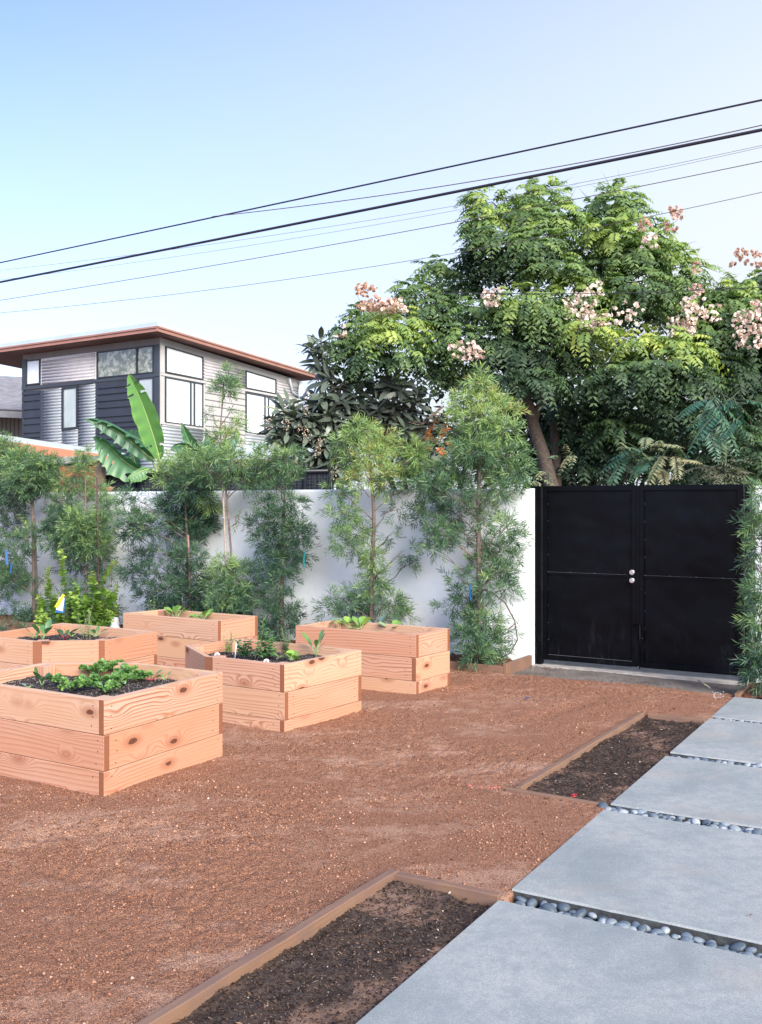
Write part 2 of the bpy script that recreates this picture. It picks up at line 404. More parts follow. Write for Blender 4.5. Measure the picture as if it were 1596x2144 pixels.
# ================================================================ MULCH BEDS
def mulch_sheet(name, label, quad, z0, seed, chip_n, red=False, bump=.03):
    """quad in (a,b): a0,a1,b0,b1"""
    r = np.random.RandomState(seed); a0, a1, b0, b1 = quad
    na, nb = int((a1 - a0) / .014), int((b1 - b0) / .014)
    A, B = np.meshgrid(np.linspace(a0, a1, na), np.linspace(b0, b1, nb))
    X = A * E1[0] + B * E2[0]; Y = A * E1[1] + B * E2[1]
    def hz(X, Y): return z0 + bump * (vnoise(X, Y, .22, seed + 1) * .8 + vnoise(X, Y, .07, seed + 2) * .5 + vnoise(X, Y, .03, seed + 3) * .45)
    V = np.stack([X, Y, hz(X, Y)], -1).reshape(-1, 3)
    i = (np.arange(nb - 1)[:, None] * na + np.arange(na - 1)[None]).ravel(); F = np.stack([i, i + 1, i + na + 1, i + na], 1)
    m, nt, b = mat(name); N = N_(nt); g = N.coord('Object'); f = N.noise(g, 90, 4, .7)
    c = N.ramp(f, [(.3, (.02, .014, .010)), (.55, (.07, .045, .033)), (.8, (.19, .12, .085))] if not red else [(.3, (.03, .012, .008)), (.55, (.14, .055, .03)), (.8, (.34, .15, .09))])
    if not red:   # dry sandy patch spilled from the yard
        c = N.mix(N.ramp(N.noise(g, 2.3, 3), [(.50, 0.0), (.62, .9)]), c, (.27, .16, .11))
    N.put(b.inputs['Base Color'], c); b.inputs['Roughness'].default_value = .95
    N.put(b.inputs['Normal'], N.bump(N.noise(g, 160, 3, .7), .9, .008))
    o = np_mesh(name, V, F, m, None, None, True, 4)
    # chips
    n = chip_n; ca = a0 + r.rand(n) * (a1 - a0); cb = b0 + r.rand(n) * (b1 - b0)
    x = ca * E1[0] + cb * E2[0]; y = ca * E1[1] + cb * E2[1]; z = hz(x, y) + .004
    an = r.rand(n) * 6.28; D = np.stack([np.cos(an), np.sin(an), (r.rand(n) - .5) * .7], -1)
    NN = np.stack([(r.rand(n) - .5), (r.rand(n) - .5), np.ones(n)], -1)
    lb = LB(); t = r.rand(n) ** 1.6 * .85; t[r.rand(n) < .012] = 1
    lb.add(np.stack([x, y, z], -1), D, NN, .006 + .026 * r.rand(n) ** 2.5, .003 + .006 * r.rand(n), t, 1, .5)
    st = [(0, (.022, .014, .010)), (.5, (.085, .052, .036)), (.85, (.24, .15, .10)), (1, (.55, .45, .37))] if not red else [(0, (.04, .014, .01)), (.5, (.20, .075, .04)), (.85, (.36, .15, .08)), (1, (.5, .3, .2))]
    # join the chips to the sheet as one object
    ch = lb.build('chips', leafmat(name + '_chips', st, .85, 0, .2))
    bpy.context.view_layer.update()
    with bpy.context.temp_override(active_object=o, selected_editable_objects=[o, ch], selected_objects=[o, ch]): bpy.ops.object.join()
    tag(o, label, kind='stuff'); return o
mulch_sheet('mulch', 'dark mulch filling the near bed beside the pavers', (-2.18, A0 + .03, 1.9, 3.752), -.022, 31, 9500)
mulch_sheet('mulch', 'dark mulch filling the far bed beside the pavers', (-2.17, A0 + .03, 5.27, 7.615), -.016, 41, 12000)
mulch_sheet('mulch', 'red bark mulch under the fern pines along the wall', (-13, -3.83, 8.92, 9.53), .03, 51, 9000, True, .08)
mulch_sheet('mulch', 'red bark mulch at the far end of the pavers beside the gate', (-1.60, -.3, 8.80, 9.5), -.0, 61, 1500, True, .06)

def plank(name, label, p0, p1, wid, z0, z1, mt, group, parent=None, cat='edging board', seed=0):
    """plank from p0 to p1 (world xy), wid to the left side"""
    p0 = np.array(p0[:2], float); p1 = np.array(p1[:2], float); d = p1 - p0; L = np.linalg.norm(d); d /= L; nn = np.array((-d[1], d[0]))
    r = random.Random(seed); n = max(2, int(L / .25)); b = MB(); du = r.random() * 20; dv = r.random() * 20
    st = []
    for i in range(n + 1):
        t = i / n * L; wob = (r.random() - .5) * .004; zz = (r.random() - .5) * .004
        q = p0 + d * t + nn * wob; st.append((q, q + nn * wid, zz, t))
    for i in range(n):
        (a0, a1, za, ta), (b0, b1, zb, tb) = st[i], st[i + 1]
        c = [(*a0, z0), (*b0, z0), (*b1, z0), (*a1, z0), (*a0, z1 + za), (*b0, z1 + zb), (*b1, z1 + zb), (*a1, z1 + za)]
        for q, ua in (((4, 5, 6, 7), 0), ((0, 1, 5, 4), 1), ((2, 3, 7, 6), 2)):
            h = wid if ua == 0 else z1 - z0
            if ua == 2: uv = [(tb + du, dv + .3), (ta + du, dv + .3), (ta + du, dv + .3 + h), (tb + du, dv + .3 + h)]
            elif ua == 0: uv = [(ta + du, dv + .7), (tb + du, dv + .7), (tb + du, dv + .7 + h), (ta + du, dv + .7 + h)]
            else: uv = [(ta + du, dv), (tb + du, dv), (tb + du, dv + h), (ta + du, dv + h)]
            b.face([c[k] for k in q], 0, uv)
    a0, a1, za, _ = st[0]; b.face([(*a1, z0), (*a0, z0), (*a0, z1 + za), (*a1, z1 + za)], 0, [(0, 0), (.04, 0), (.04, .1), (0, .1)])
    a0, a1, za, _ = st[-1]; b.face([(*a0, z0), (*a1, z0), (*a1, z1 + za), (*a0, z1 + za)], 0, [(0, 0), (.04, 0), (.04, .1), (0, .1)])
    o = b.build(name, mt, parent, .004)
    if label: tag(o, label, cat, group)
    return o
GE = 'wooden edging boards round the mulch beds'
plank('edging_board', 'long weathered edging board along the near mulch bed', ab(-2.24, 1.6), ab(-2.185, 3.80), -.042, -.14, .022, M['edging'], GE, seed=1)
plank('edging_board', 'short red-brown edging board closing the far end of the near mulch bed', ab(-2.183, 3.762), ab(-1.655, 3.775), .04, -.14, .012, M['edging'], GE, seed=2)
plank('edging_board', 'long weathered edging board along the far mulch bed', ab(-2.205, 5.27), ab(-2.15, 7.655), -.04, -.13, .02, M['edging'], GE, seed=3)
plank('edging_board', 'thin red-brown edging board closing the near end of the far mulch bed', ab(-2.25, 5.265), ab(-1.66, 5.238), -.035, -.13, .012, M['edging'], GE, seed=4)
plank('edging_board', 'dark edging board closing the far end of the far mulch bed', ab(-2.08, 7.62), ab(-1.655, 7.64), .035, -.13, .015, M['edging'], GE, seed=5)
plank('edging_board', 'grey edging board along the bark bed under the fern pines', ab(-12.5, 8.90), ab(-3.845, 8.875), .042, -.1, .055, M['edging'], GE, seed=6)
plank('edging_board', 'short grey edging board at the end of the bark bed beside the black gate', ab(-3.842, 8.877), ab(-3.835, 9.52), -.04, -.1, .085, M['edging'], GE, seed=7)
plank('edging_board', 'short edging board between the last paver and the bark by the gate', ab(-1.645, 8.74), ab(-1.64, 9.42), -.04, -.1, .03, M['edging'], GE, seed=8)

# ================================================================ PAVERS
def concrete():
    m, nt, b = mat('paver_concrete'); N = N_(nt); g = N.n('ShaderNodeNewGeometry').outputs['Position']
    f1 = N.noise(g, 1.7, 5, .6, .5); f2 = N.noise(g, 240, 2, .8); f3 = N.noise(g, 14, 5, .65)
    c = N.ramp(f1, [(.3, (.25, .28, .275)), (.5, (.345, .365, .35)), (.72, (.41, .42, .395))])
    c = N.mix(.9, c, N.ramp(f2, [(.25, .50), (.5, .92), (.75, 1.4)]), 'MULTIPLY')
    c = N.mix(N.ramp(f3, [(.44, 0.0), (.68, .7)]), c, (.24, .265, .265))
    c = N.mix(N.math('MULTIPLY', N.ramp(N.noise(g, 2.1, 3, .5, .2), [(.55, 0.0), (.68, 1.0)]), .3), c, (.43, .36, .28))
    N.put(b.inputs['Base Color'], c); b.inputs['Roughness'].default_value = .75
    N.put(b.inputs['Normal'], N.bump(f2, .35, .003)); return m
M['concrete'] = concrete(); M['slab_side'] = simple('shaded_slab_side', (.055, .06, .062), .8, 0, .4, 30, .5, 60)  # near slab sides coloured dark to stand in for shade in the joints
SLN = ['nearest large grey concrete paver at the bottom of the photo', 'second grey concrete paver from the camera, beyond the first pebble joint', 'third grey concrete paver, beside the near half of the far mulch bed',
       'fourth grey concrete paver, beside the far end of the far mulch bed', 'farthest and darkest grey concrete paver, just before the black gate']
for i, (b0, b1) in enumerate(SLABS):
    b = MB(); z1 = .006; z0 = -.09; rr = random.Random(i); e = .006
    na = 40; xs = [A0 + (1.9) * k / na for k in range(na + 1)]
    # slightly chipped arrises
    def row(bv, z, amp, jit): return [ab(x + (0 if 0 < k < na else 0), bv + (rr.random() - .5) * amp, z + jit) for k, x in enumerate(xs)]
    top0 = row(b0 + .006, z1, .004, 0); top1 = row(b1 - .006, z1, .004, 0)
    mid0 = row(b0, z1 - .008, .004, 0); mid1 = row(b1, z1 - .008, .004, 0); bo0 = row(b0 + .004, z0, 0, 0); bo1 = row(b1 - .004, z0, 0, 0)
    for k in range(na):
        b.face([top0[k], top0[k + 1], top1[k + 1], top1[k]])
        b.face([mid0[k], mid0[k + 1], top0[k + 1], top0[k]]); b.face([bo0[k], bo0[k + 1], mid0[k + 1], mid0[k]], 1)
        b.face([top1[k], top1[k + 1], mid1[k + 1], mid1[k]]); b.face([mid1[k], mid1[k + 1], bo1[k + 1], bo1[k]])
    b.face([top0[0], top1[0], mid1[0], bo1[0], bo0[0], mid0[0]])
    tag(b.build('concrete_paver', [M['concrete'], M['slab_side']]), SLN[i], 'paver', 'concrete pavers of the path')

# ================================================================ PEBBLES
def pebble_mesh(seed):
    r = random.Random(seed); b = MB(); nu, nv = 12, 7; sx, sy, sz = 1, .55 + .3 * r.random(), .38 + .2 * r.random()
    e = r.random() * .25; base = []
    for j in range(nv + 1):
        ph = math.pi * j / nv; rowv = []
        for i in range(nu):
            a = 2 * math.pi * i / nu; q = 1 + e * math.cos(a - 1) * .5
            rowv.append((sx * math.sin(ph) * math.cos(a) * q, sy * math.sin(ph) * math.sin(a) * (1 + e * math.cos(a)), sz * math.cos(ph)))
        base.append(rowv)
    for j in range(nv):
        for i in range(nu):
            q = [base[j][i], base[j + 1][i], base[j + 1][(i + 1) % nu], base[j][(i + 1) % nu]]
            b.face(q, 0, None, True)
    me = bpy.data.meshes.new('pebble'); me.from_pydata(b.v, [], b.f)
    import bmesh; bm = bmesh.new(); bm.from_mesh(me); bmesh.ops.remove_doubles(bm, verts=bm.verts, dist=1e-4); bm.to_mesh(me); bm.free()
    me.polygons.foreach_set('use_smooth', [True] * len(me.polygons)); return me
def pebmat():
    m, nt, b = mat('beach_pebble'); N = N_(nt); oi = N.n('ShaderNodeObjectInfo').outputs['Random']; g = N.n('ShaderNodeNewGeometry').outputs['Position']
    c = N.ramp(oi, [(0, (.05, .07, .09)), (.4, (.11, .145, .175)), (.75, (.20, .24, .27)), (1, (.36, .39, .40))])
    c = N.mix(.6, c, N.ramp(N.noise(g, 120, 3), [(.3, .7), (.7, 1.2)]), 'MULTIPLY')
    N.put(b.inputs['Base Color'], c); b.inputs['Roughness'].default_value = .55; return m
PM = pebmat(); PB = [pebble_mesh(i) for i in range(8)]
for q in PB: q.materials.append(PM)
def peb(x, y, z, s, r, label, group):
    o = bpy.data.objects.new('pebble', r.choice(PB)); COL.objects.link(o); o.location = (x, y, z); o.scale = (s, s, s)
    o.rotation_euler = ((r.random() - .5) * .8, (r.random() - .5) * .8, r.random() * 6.28); tag(o, label, 'pebble', group); return o
GAPN = ['in the widest pebble joint, between the two nearest pavers', 'in the pebble joint beside the near corner of the far mulch bed', 'in the third pebble joint from the camera', 'in the farthest thin pebble joint']
bedm = simple('joint_bed', (.05, .05, .05), .9)
for gi in range(4):
    r = random.Random(70 + gi); b0 = SLABS[gi][1]; b1 = SLABS[gi + 1][0]; amax = [-.35, .05, .45, .55][gi]
    lab = 'smooth blue-grey pebble ' + GAPN[gi]; a = A0 + .02 + (.05 if gi == 0 else 0); ncount = 0
    lay = 2 if gi < 3 else 1
    while a < amax and ncount < 95:
        for k in range(3 if gi < 2 else 2):
            s = (.017 + .018 * r.random()) * (1 if gi < 3 else .8)
            bb = b0 + .018 + (b1 - b0 - .036) * ((k + r.random() * .8) / (3 if gi < 2 else 2)); aa = a + (r.random() - .5) * .02
            x, y, _ = ab(aa, bb); peb(x, y, -.030 + .016 * r.random() + (.012 if gi else 0), s, r, lab, 'pebbles ' + GAPN[gi][3:]); ncount += 1
        a += .038 + .008 * r.random()
# two strays at the corner of the far bed
r = random.Random(9)
o = peb(*gp(1262, 1690)[:2], .004, .04, r, 'large flat grey pebble lying on the dirt at the corner of the far mulch bed', None)
x, y, _ = gp(1274, 1694); peb(x, y, .0, .024, r, 'pale broken pebble beside the large flat one at the corner of the far mulch bed', None)

# ================================================================ WALL AND GATE
def stucco():
    m, nt, b = mat('white_stucco'); N = N_(nt); g = N.n('ShaderNodeNewGeometry').outputs['Position']
    f = N.noise(g, 1.2, 4, .6, .3); f2 = N.noise(g, 12, 5)
    c = N.ramp(f, [(.3, (.82, .87, .89)), (.7, (.90, .93, .93))]); c = N.mix(N.ramp(f2, [(.5, 0.0), (.8, .25)]), c, (.68, .71, .75))
    N.put(b.inputs['Base Color'], c); b.inputs['Roughness'].default_value = .9
    N.put(b.inputs['Normal'], N.bump(N.noise(g, 60, 4), .25, .004, N.bump(N.noise(g, 2.2, 3), .35, .03))); return m
M['wall'] = stucco()
def wall(name, label, a0, a1, b0, b1, zt):
    n = max(2, int((a1 - a0) / .5)); b = MB(); r = random.Random(2)
    def ring(a, dz): 
        c = .025
        return [ab(a, b0, -.1), ab(a, b0, zt - c + dz), ab(a, b0 + c * .35, zt - c * .3 + dz), ab(a, b0 + c, zt + dz), ab(a, b1 - c, zt + dz), ab(a, b1, zt - c + dz), ab(a, b1, -.1)]
    rs = [ring(a0 + (a1 - a0) * i / n, (r.random() - .5) * .008) for i in range(n + 1)]
    for i in range(n):
        for k in range(6): b.face([rs[i][k], rs[i + 1][k], rs[i + 1][k + 1], rs[i][k + 1]], 0, None, True)
    b.face(rs[0][::-1]); b.face(rs[-1])
    o = b.build(name, M['wall']); tag(o, label, 'wall'); return o
wall('garden_wall', 'long white stucco garden wall behind the fern pines', -14.5, -3.79, 9.55, 9.74, 1.815)
wall('garden_wall', 'short end of white stucco wall to the right of the black gate', -1.60, 3.0, 9.50, 9.69, 1.815)

def blackmetal():
    m, nt, b = mat('black_paint'); N = N_(nt); g = N.n('ShaderNodeNewGeometry').outputs['Position']
    sc = N.ramp(N.noise(N.mapv(g, (6, 6, 1.2)), 2.2, 6, .7, .6), [(.55, 0.0), (.75, 1.0)])
    lo = N.n('ShaderNodeSeparateXYZ'); N.put(lo.inputs[0], g)
    low = N.ramp(lo.outputs[2], [(.05, 1.0), (.55, 0.0)])
    f = N.math('MULTIPLY', sc, low)
    sp = N.math('GREATER_THAN', N.noise(g, 95, 1, .5), .80)
    c = N.mix(N.math('MULTIPLY', f, .7), (.0022, .003, .0045), (.03, .034, .042)); c = N.mix(N.math('MULTIPLY', sp, .35), c, (.25, .25, .25))
    N.put(b.inputs['Base Color'], c); N.put(b.inputs['Roughness'], N.ramp(N.noise(g, 3, 4), [(.3, .26), (.7, .42)])); b.inputs['Specular IOR Level'].default_value = .14
    N.put(b.inputs['Normal'], N.bump(N.noise(g, 1.8, 2), .45, .08)); return m
M['black'] = blackmetal(); M['chrome'] = simple('satin_steel', (.72, .70, .66), .35, .9)
M['pale'] = simple('bare_metal_edge', (.20, .21, .21), .5, .3)
ax = tuple(E1)
def abox(mb, a0, a1, b0, b1, z0, z1, m=0):
    x, y, _ = ab((a0 + a1) / 2, (b0 + b1) / 2); mb.box((x, y, (z0 + z1) / 2), abs(a1 - a0), abs(b1 - b0), abs(z1 - z0), ax, m)
GT = 1.832
g0 = thing('double_gate', 'black sheet metal double gate between the two ends of the white wall', 'gate', ab(-2.7, 9.6))
def leaf(label, a0, a1, gap):
    lf = MB(); fw = .05
    for x0, x1, z0, z1 in ((a0, a0 + fw, gap, GT), (a1 - fw, a1, gap, GT), (a0 + fw, a1 - fw, GT - fw, GT), (a0 + fw, a1 - fw, gap, gap + fw)): abox(lf, x0, x1, 9.575, 9.62, z0, z1)
    o = lf.build('gate_frame', M['black'], g0, .003); o['label'] = label
    p = MB(); abox(p, a0 + fw - .002, a1 - fw + .002, 9.596, 9.602, gap + fw - .002, GT - fw + .002); q = p.build('sheet_panel', M['black'], o)
    rl = MB(); abox(rl, a0 + fw + .001, a1 - fw - .001, 9.580, 9.595, .925, .948); abox(rl, a0 + fw + .001, a1 - fw - .001, 9.583, 9.592, .9482, .9490, 1); rl.build('middle_rail', [M['black'], M['pale']], o)
    sp = MB()
    for k in range(9):
        z = .25 + k * .175; sp.box((*ab(a0 + fw + .006, 9.594)[:2], z), .004, .004, .005, ax)
    for k in range(3): sp.box((*ab(a0 + .3 + k * .25, 9.580)[:2], .9515), .012, .006, .003, ax)
    sp.build('rivets', M['pale'], o)
    return o
L1 = leaf('left gate leaf frame', -3.70, -2.715, .045); L2 = leaf('right gate leaf frame', -2.70, -1.72, .045)
b = MB(); abox(b, -3.775, -3.715, 9.57, 9.65, -.05, GT + .002); b.build('hinge_post', M['black'], g0, .004)
b = MB(); abox(b, -1.71, -1.655, 9.57, 9.65, -.05, GT + .002); b.build('hinge_post', M['black'], g0, .004)
b = MB(); abox(b, -1.6585, -1.6535, 9.555, 9.5685, .1, 1.66); b.build('steel_strip', M['pale'], g0)
for z in (.975, .895):
    b = MB(); c = np.array(ab(-2.765, 9.575, z)); d = np.array((-E2[0], -E2[1], 0))
    b.tube([c, c + d * .012, c + d * .02], [.028, .028, .022], 18); b.tube([c + d * .0202, c + d * .024], [.011, .009], 10); b.build('lock_plate', M['chrome'], g0)
b = MB(); x, y, _ = ab(-2.685, 9.556)
b.tube([(x - .05, y + .03, .46), (x, y, .46), (x, y, .03), ], .007, 8); b.tube([ab(-2.71, 9.565, .33), ab(-2.65, 9.565, .33)], .009, 8); abox(b, -2.70, -2.665, 9.57, 9.576, .26, .36)
b.build('drop_bolt', M['black'], g0)
b = MB(); abox(b, -2.72, -2.696, 9.566, 9.574, .06, GT - .01); b.build('cover_strip', M['black'], L1)
b = MB(); abox(b, -3.64, -2.77, 9.574, 9.578, .0965, .0985); b.build('worn_edge', M['pale'], L1)
# concrete threshold and driveway beyond the gate
b = MB(); abox(b, -3.78, -1.66, 9.5, 12.2, -.08, -.012); tag(b.build('driveway', simple('driveway_concrete', (.42, .38, .33), .9, 0, .25, 9, .4, 60)), 'pale concrete driveway running under the black gate', kind='structure')
# ================================================================ PLANTERS
def planter(pts, h, label, seed, loc):
    r = random.Random(seed); n = len(pts); P = [np.array(p, float) for p in pts]; t = .042
    cen = sum(P) / n
    # make the outline run counter-clockwise
    area = sum(P[i][0] * P[(i + 1) % n][1] - P[(i + 1) % n][0] * P[i][1] for i in range(n))
    if area < 0: P = P[::-1]
    D = [(P[(i + 1) % n] - P[i]) / np.linalg.norm(P[(i + 1) % n] - P[i]) for i in range(n)]
    NI = [np.array((-d[1], d[0])) for d in D]
    def isect(p, d, q, e):
        m = np.array(((d[0], -e[0]), (d[1], -e[1]))); s = np.linalg.solve(m, q - p); return p + d * s[0]
    Q = [isect(P[i - 1] + NI[i - 1] * t, D[i - 1], P[i] + NI[i] * t, D[i]) for i in range(n)]
    root = thing('raised_planter', label, 'planter box', loc, 'raised redwood planter boxes')
    for k, (z0, z1) in enumerate(((h - .2, h), (h - .404, h - .2035), (h - .608, h - .4075))):
        own = []
        for i in range(n):
            a, c = ((i - 1) % n + k) % 2 == 0, (i + k) % 2 == 0
            own.append(i if (c and not a) else ((i - 1) % n if (a and not c) else (i if k % 2 == 0 else (i - 1) % n)))
        for i in range(n):
            j = (i + 1) % n
            if own[i] == i: o0 = P[i]; i0 = isect(P[i - 1], D[i - 1], P[i] + NI[i] * t, D[i]); e0 = True
            else: o0 = isect(P[i - 1] + NI[i - 1] * t, D[i - 1], P[i], D[i]) + D[i] * .0008; i0 = Q[i] + D[i] * .0008; e0 = False
            if own[j] == i: o1 = P[j]; i1 = isect(P[j], D[j], P[i] + NI[i] * t, D[i]); e1 = True
            else: o1 = isect(P[j] + NI[j] * t, D[j], P[i], D[i]) - D[i] * .0008; i1 = Q[j] - D[i] * .0008; e1 = False
            jit = NI[i] * (r.random() * .002); o0 = o0 + jit; o1 = o1 + jit
            L = float(np.linalg.norm(o1 - o0)); u0 = r.random() * 50; v0 = r.random() * 50; H = z1 - z0
            b = MB()
            b.face([(*o0, z0), (*o1, z0), (*o1, z1), (*o0, z1)], 0, [(u0, v0), (u0 + L, v0), (u0 + L, v0 + H), (u0, v0 + H)])
            b.face([(*i1, z0), (*i0, z0), (*i0, z1), (*i1, z1)], 0, [(u0 + L, v0 + 7), (u0, v0 + 7), (u0, v0 + 7 + H), (u0 + L, v0 + 7 + H)])
            b.face([(*o0, z1), (*o1, z1), (*i1, z1), (*i0, z1)], 2, [(u0, v0 + H), (u0 + L, v0 + H), (u0 + L, v0 + H + t), (u0, v0 + H + t)])
            b.face([(*o1, z0), (*o0, z0), (*i0, z0), (*i1, z0)], 0)
            rx = r.random() * .03
            b.face([(*i0, z0), (*o0, z0), (*o0, z1), (*i0, z1)], 1, [(rx, 0), (rx + t, 0), (rx + t, H), (rx, H)])
            b.face([(*o1, z0), (*i1, z0), (*i1, z1), (*o1, z1)], 1, [(rx, 0), (rx + t, 0), (rx + t, H), (rx, H)])
            o = b.build('board', [M['wood'], M['wood_end'], M['wood_top']], root, .0028)
            at_ = o.data.attributes.new('tint', 'FLOAT', 'POINT'); tv = r.random() ** 1.5; at_.data.foreach_set('value', [tv] * len(o.data.vertices))
            sc = MB()
            for end in (.055, L - .055):
                for zz in ((.035, .1, .165) if k < 2 else (.165,)):
                    p = o0 + D[i] * (end + (r.random() - .5) * .02); z = z0 + zz + (r.random() - .5) * .02
                    sc.tube([(*(p + NI[i] * .001), z), (*(p - NI[i] * .0006), z)], .0042, 7)
            sc.build('screws', M['screw'], o)
    pw = .088
    for i in range(n):
        q = Q[i]; d1 = D[i]; d0 = -D[i - 1]; g = NI[i] * .001 + NI[i - 1] * .001
        b = MB(); base = [q + g, q + g + d1 * pw, q + g + d1 * pw + NI[i] * pw * .9, None]
        base[2] = q + g + d1 * pw + NI[i] * pw; base[3] = q + g + NI[i] * pw + d1 * 0
        # post squared to board i, its back kept inside the neighbour's face
        if np.dot(NI[i - 1], base[3] - q) < 0: base[3] = q + g + d0 * (pw / max(.3, abs(np.dot(d0, NI[i]))))
        u0 = r.random() * 30; zt = h - .004
        for a_, c_ in ((0, 1), (1, 2), (2, 3), (3, 0)):
            A_, C_ = base[a_], base[c_]; wl = float(np.linalg.norm(C_ - A_))
            b.face([(*A_, -.05), (*C_, -.05), (*C_, zt), (*A_, zt)], 0, [(u0, 3), (u0, 3 + wl), (u0 + .6, 3 + wl), (u0 + .6, 3)])
        b.face([(*x, zt) for x in base], 2, [(0, 0), (.09, 0), (.09, .09), (0, .09)])
        o = b.build('corner_post', [M['wood'], M['wood_end'], M['wood_top']], root, .003)
        at_ = o.data.attributes.new('tint', 'FLOAT', 'POINT'); tv = r.random() * .6; at_.data.foreach_set('value', [tv] * len(o.data.vertices))
    # soil
    xs = [p[0] for p in P]; ys = [p[1] for p in P]; g = .016
    X, Y = np.meshgrid(np.arange(min(xs), max(xs), g), np.arange(min(ys), max(ys), g)); zs = h - .085
    Z = zs + .035 * vnoise(X, Y, .18, seed) + .016 * vnoise(X, Y, .05, seed + 1) + .010 * vnoise(X, Y, .025, seed + 2)
    ins = np.ones(X.shape, bool)
    for i in range(n): ins &= ((X - P[i][0]) * NI[i][0] + (Y - P[i][1]) * NI[i][1]) > .022
    nx = X.shape[1]; c = ins[:-1, :-1] & ins[1:, :-1] & ins[:-1, 1:] & ins[1:, 1:]
    jj, ii = np.nonzero(c); i0 = jj * nx + ii; F = np.stack([i0, i0 + 1, i0 + nx + 1, i0 + nx], 1)
    V = np.stack([X, Y, Z], -1).reshape(-1, 3); used = np.unique(F); mp = np.zeros(len(V), int); mp[used] = np.arange(len(used))
    np_mesh('potting_soil', V[used], mp[F], M['soil'], root, None, True, 4)
    return root
def soilmat():
    m, nt, b = mat('potting_soil'); N = N_(nt); g = N.coord('Object'); f = N.noise(g, 120, 4, .7)
    c = N.ramp(f, [(.3, (.010, .007, .006)), (.6, (.045, .030, .024)), (.85, (.12, .085, .065))])
    s = N.n('ShaderNodeSeparateColor'); N.put(s.inputs[0], N.vor(g, 170, 1))
    c = N.mix(N.math('GREATER_THAN', s.outputs[0], .93), c, (.62, .56, .50))
    N.put(b.inputs['Base Color'], c); b.inputs['Roughness'].default_value = .95
    N.put(b.inputs['Normal'], N.bump(N.noise(g, 170, 3, .7), 1, .01)); return m
M['soil'] = soilmat()
H1, H2, H3, H4, H5 = .54, .482, .52, .52, .512
PL = [
 ([(-1.565, 5.53), (-1.045, 6.47), (-1.745, 6.87), (-2.35, 6.86), (-2.76, 6.245)], H1, 'nearest redwood planter box, filled with dark soil and kale', 11),
 ([(-1.62, 8.09), (-1.35, 7.50), (-.70, 7.10), (-.155, 7.83), (-1.10, 8.44), (-1.28, 8.46)], H2, 'middle redwood planter box, five-sided, with sage and a tall leafy chard', 12),
 ([(-3.50, 8.42), (-2.865, 8.05), (-2.285, 8.10), (-1.985, 8.68), (-3.03, 9.31)], H3, 'redwood planter box at the left edge, behind the nearest one and before the citrus bush', 13),
 ([(-2.67, 10.13), (-1.575, 9.44), (-1.24, 9.87), (-2.32, 10.52)], H4, 'rearmost redwood planter box with two lettuces, against the fern pines', 14),
 ([(-.80, 9.14), (.305, 8.50), (.63, 8.95), (-.47, 9.62)], H5, 'long redwood planter box on the right with broccoli seedlings, before the white wall', 15),
]
PROOT = [planter(p, h, l, s, (float(np.mean([q[0] for q in p])), float(np.mean([q[1] for q in p])), 0)) for p, h, l, s in PL]
# ================================================================ VEGETATION
BARK = simple('bark_grey', (.17, .13, .105), .9, 0, .35, 30, .6, 90)
BARKD = simple('bark_dark', (.10, .075, .06), .9, 0, .35, 30, .6, 90)
def bez(p0, p1, sag, n=6, rr=None, wob=.0):
    p0 = np.array(p0, float); p1 = np.array(p1, float); out = []
    for i in range(n + 1):
        t = i / n; p = p0 * (1 - t) + p1 * t; p[2] += sag * 4 * t * (1 - t)
        if rr is not None and 0 < i < n: p = p + (rr.rand(3) - .5) * wob
        out.append(p)
    return out
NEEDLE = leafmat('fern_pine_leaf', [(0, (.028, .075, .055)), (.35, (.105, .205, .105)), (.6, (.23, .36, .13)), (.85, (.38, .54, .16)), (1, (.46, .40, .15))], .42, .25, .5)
def needles(lb, C, rad, n, tint, rng, up=.15, ln=.092, wd=.0085, tj=.12, per=14, shell=.5):
    """twigs with long narrow leaves filling an ellipsoid"""
    u = nrm(rng.randn(n, 3)); q = rng.rand(n, 1) ** shell * np.where(rng.rand(n, 1) < .22, 1.38, 1.0)
    P = C + u * q * rad
    D = nrm(u * .9 + rng.randn(n, 3) * .55 + np.array((0, 0, up)))
    tl = .07 + .09 * rng.rand(n); tt = tint + tj * rng.randn(n) + .10 * u[:, 2]  # light from above put into the tint: paler tops, darker undersides
    k = per; t = (np.arange(k) + .5) / k
    Pn = P[:, None] + D[:, None] * (t[None, :, None] * tl[:, None, None]) - np.array((0, 0, .03)) * (t ** 2)[None, :, None]
    A = nrm(np.cross(D, rng.randn(n, 3))); B = np.cross(D, A); ph = np.arange(k) * 2.4 + rng.rand(n, 1) * 6
    rad_ = A[:, None] * np.cos(ph)[..., None] + B[:, None] * np.sin(ph)[..., None]
    Dn = nrm(D[:, None] * (.75 + .5 * t[None, :, None]) + rad_ * .8 + rng.randn(n, k, 3) * .15 - np.array((0, 0, .18)))
    Nn = np.cross(Dn, rng.randn(n, k, 3))
    L = ln * (.65 + .6 * rng.rand(n, k)) * (1 - .25 * t)
    lb.add(Pn.reshape(-1, 3), Dn.reshape(-1, 3), Nn.reshape(-1, 3), L.ravel(), wd * (.8 + .5 * rng.rand(n * k)), np.clip(np.repeat(tt, k) + .06 * rng.randn(n * k), 0, 1), 1, .2, 0, .45)
    lb.add(P, D, np.cross(D, rng.randn(n, 3)), tl, .004, 0.02, 1, .2, 0, .3)

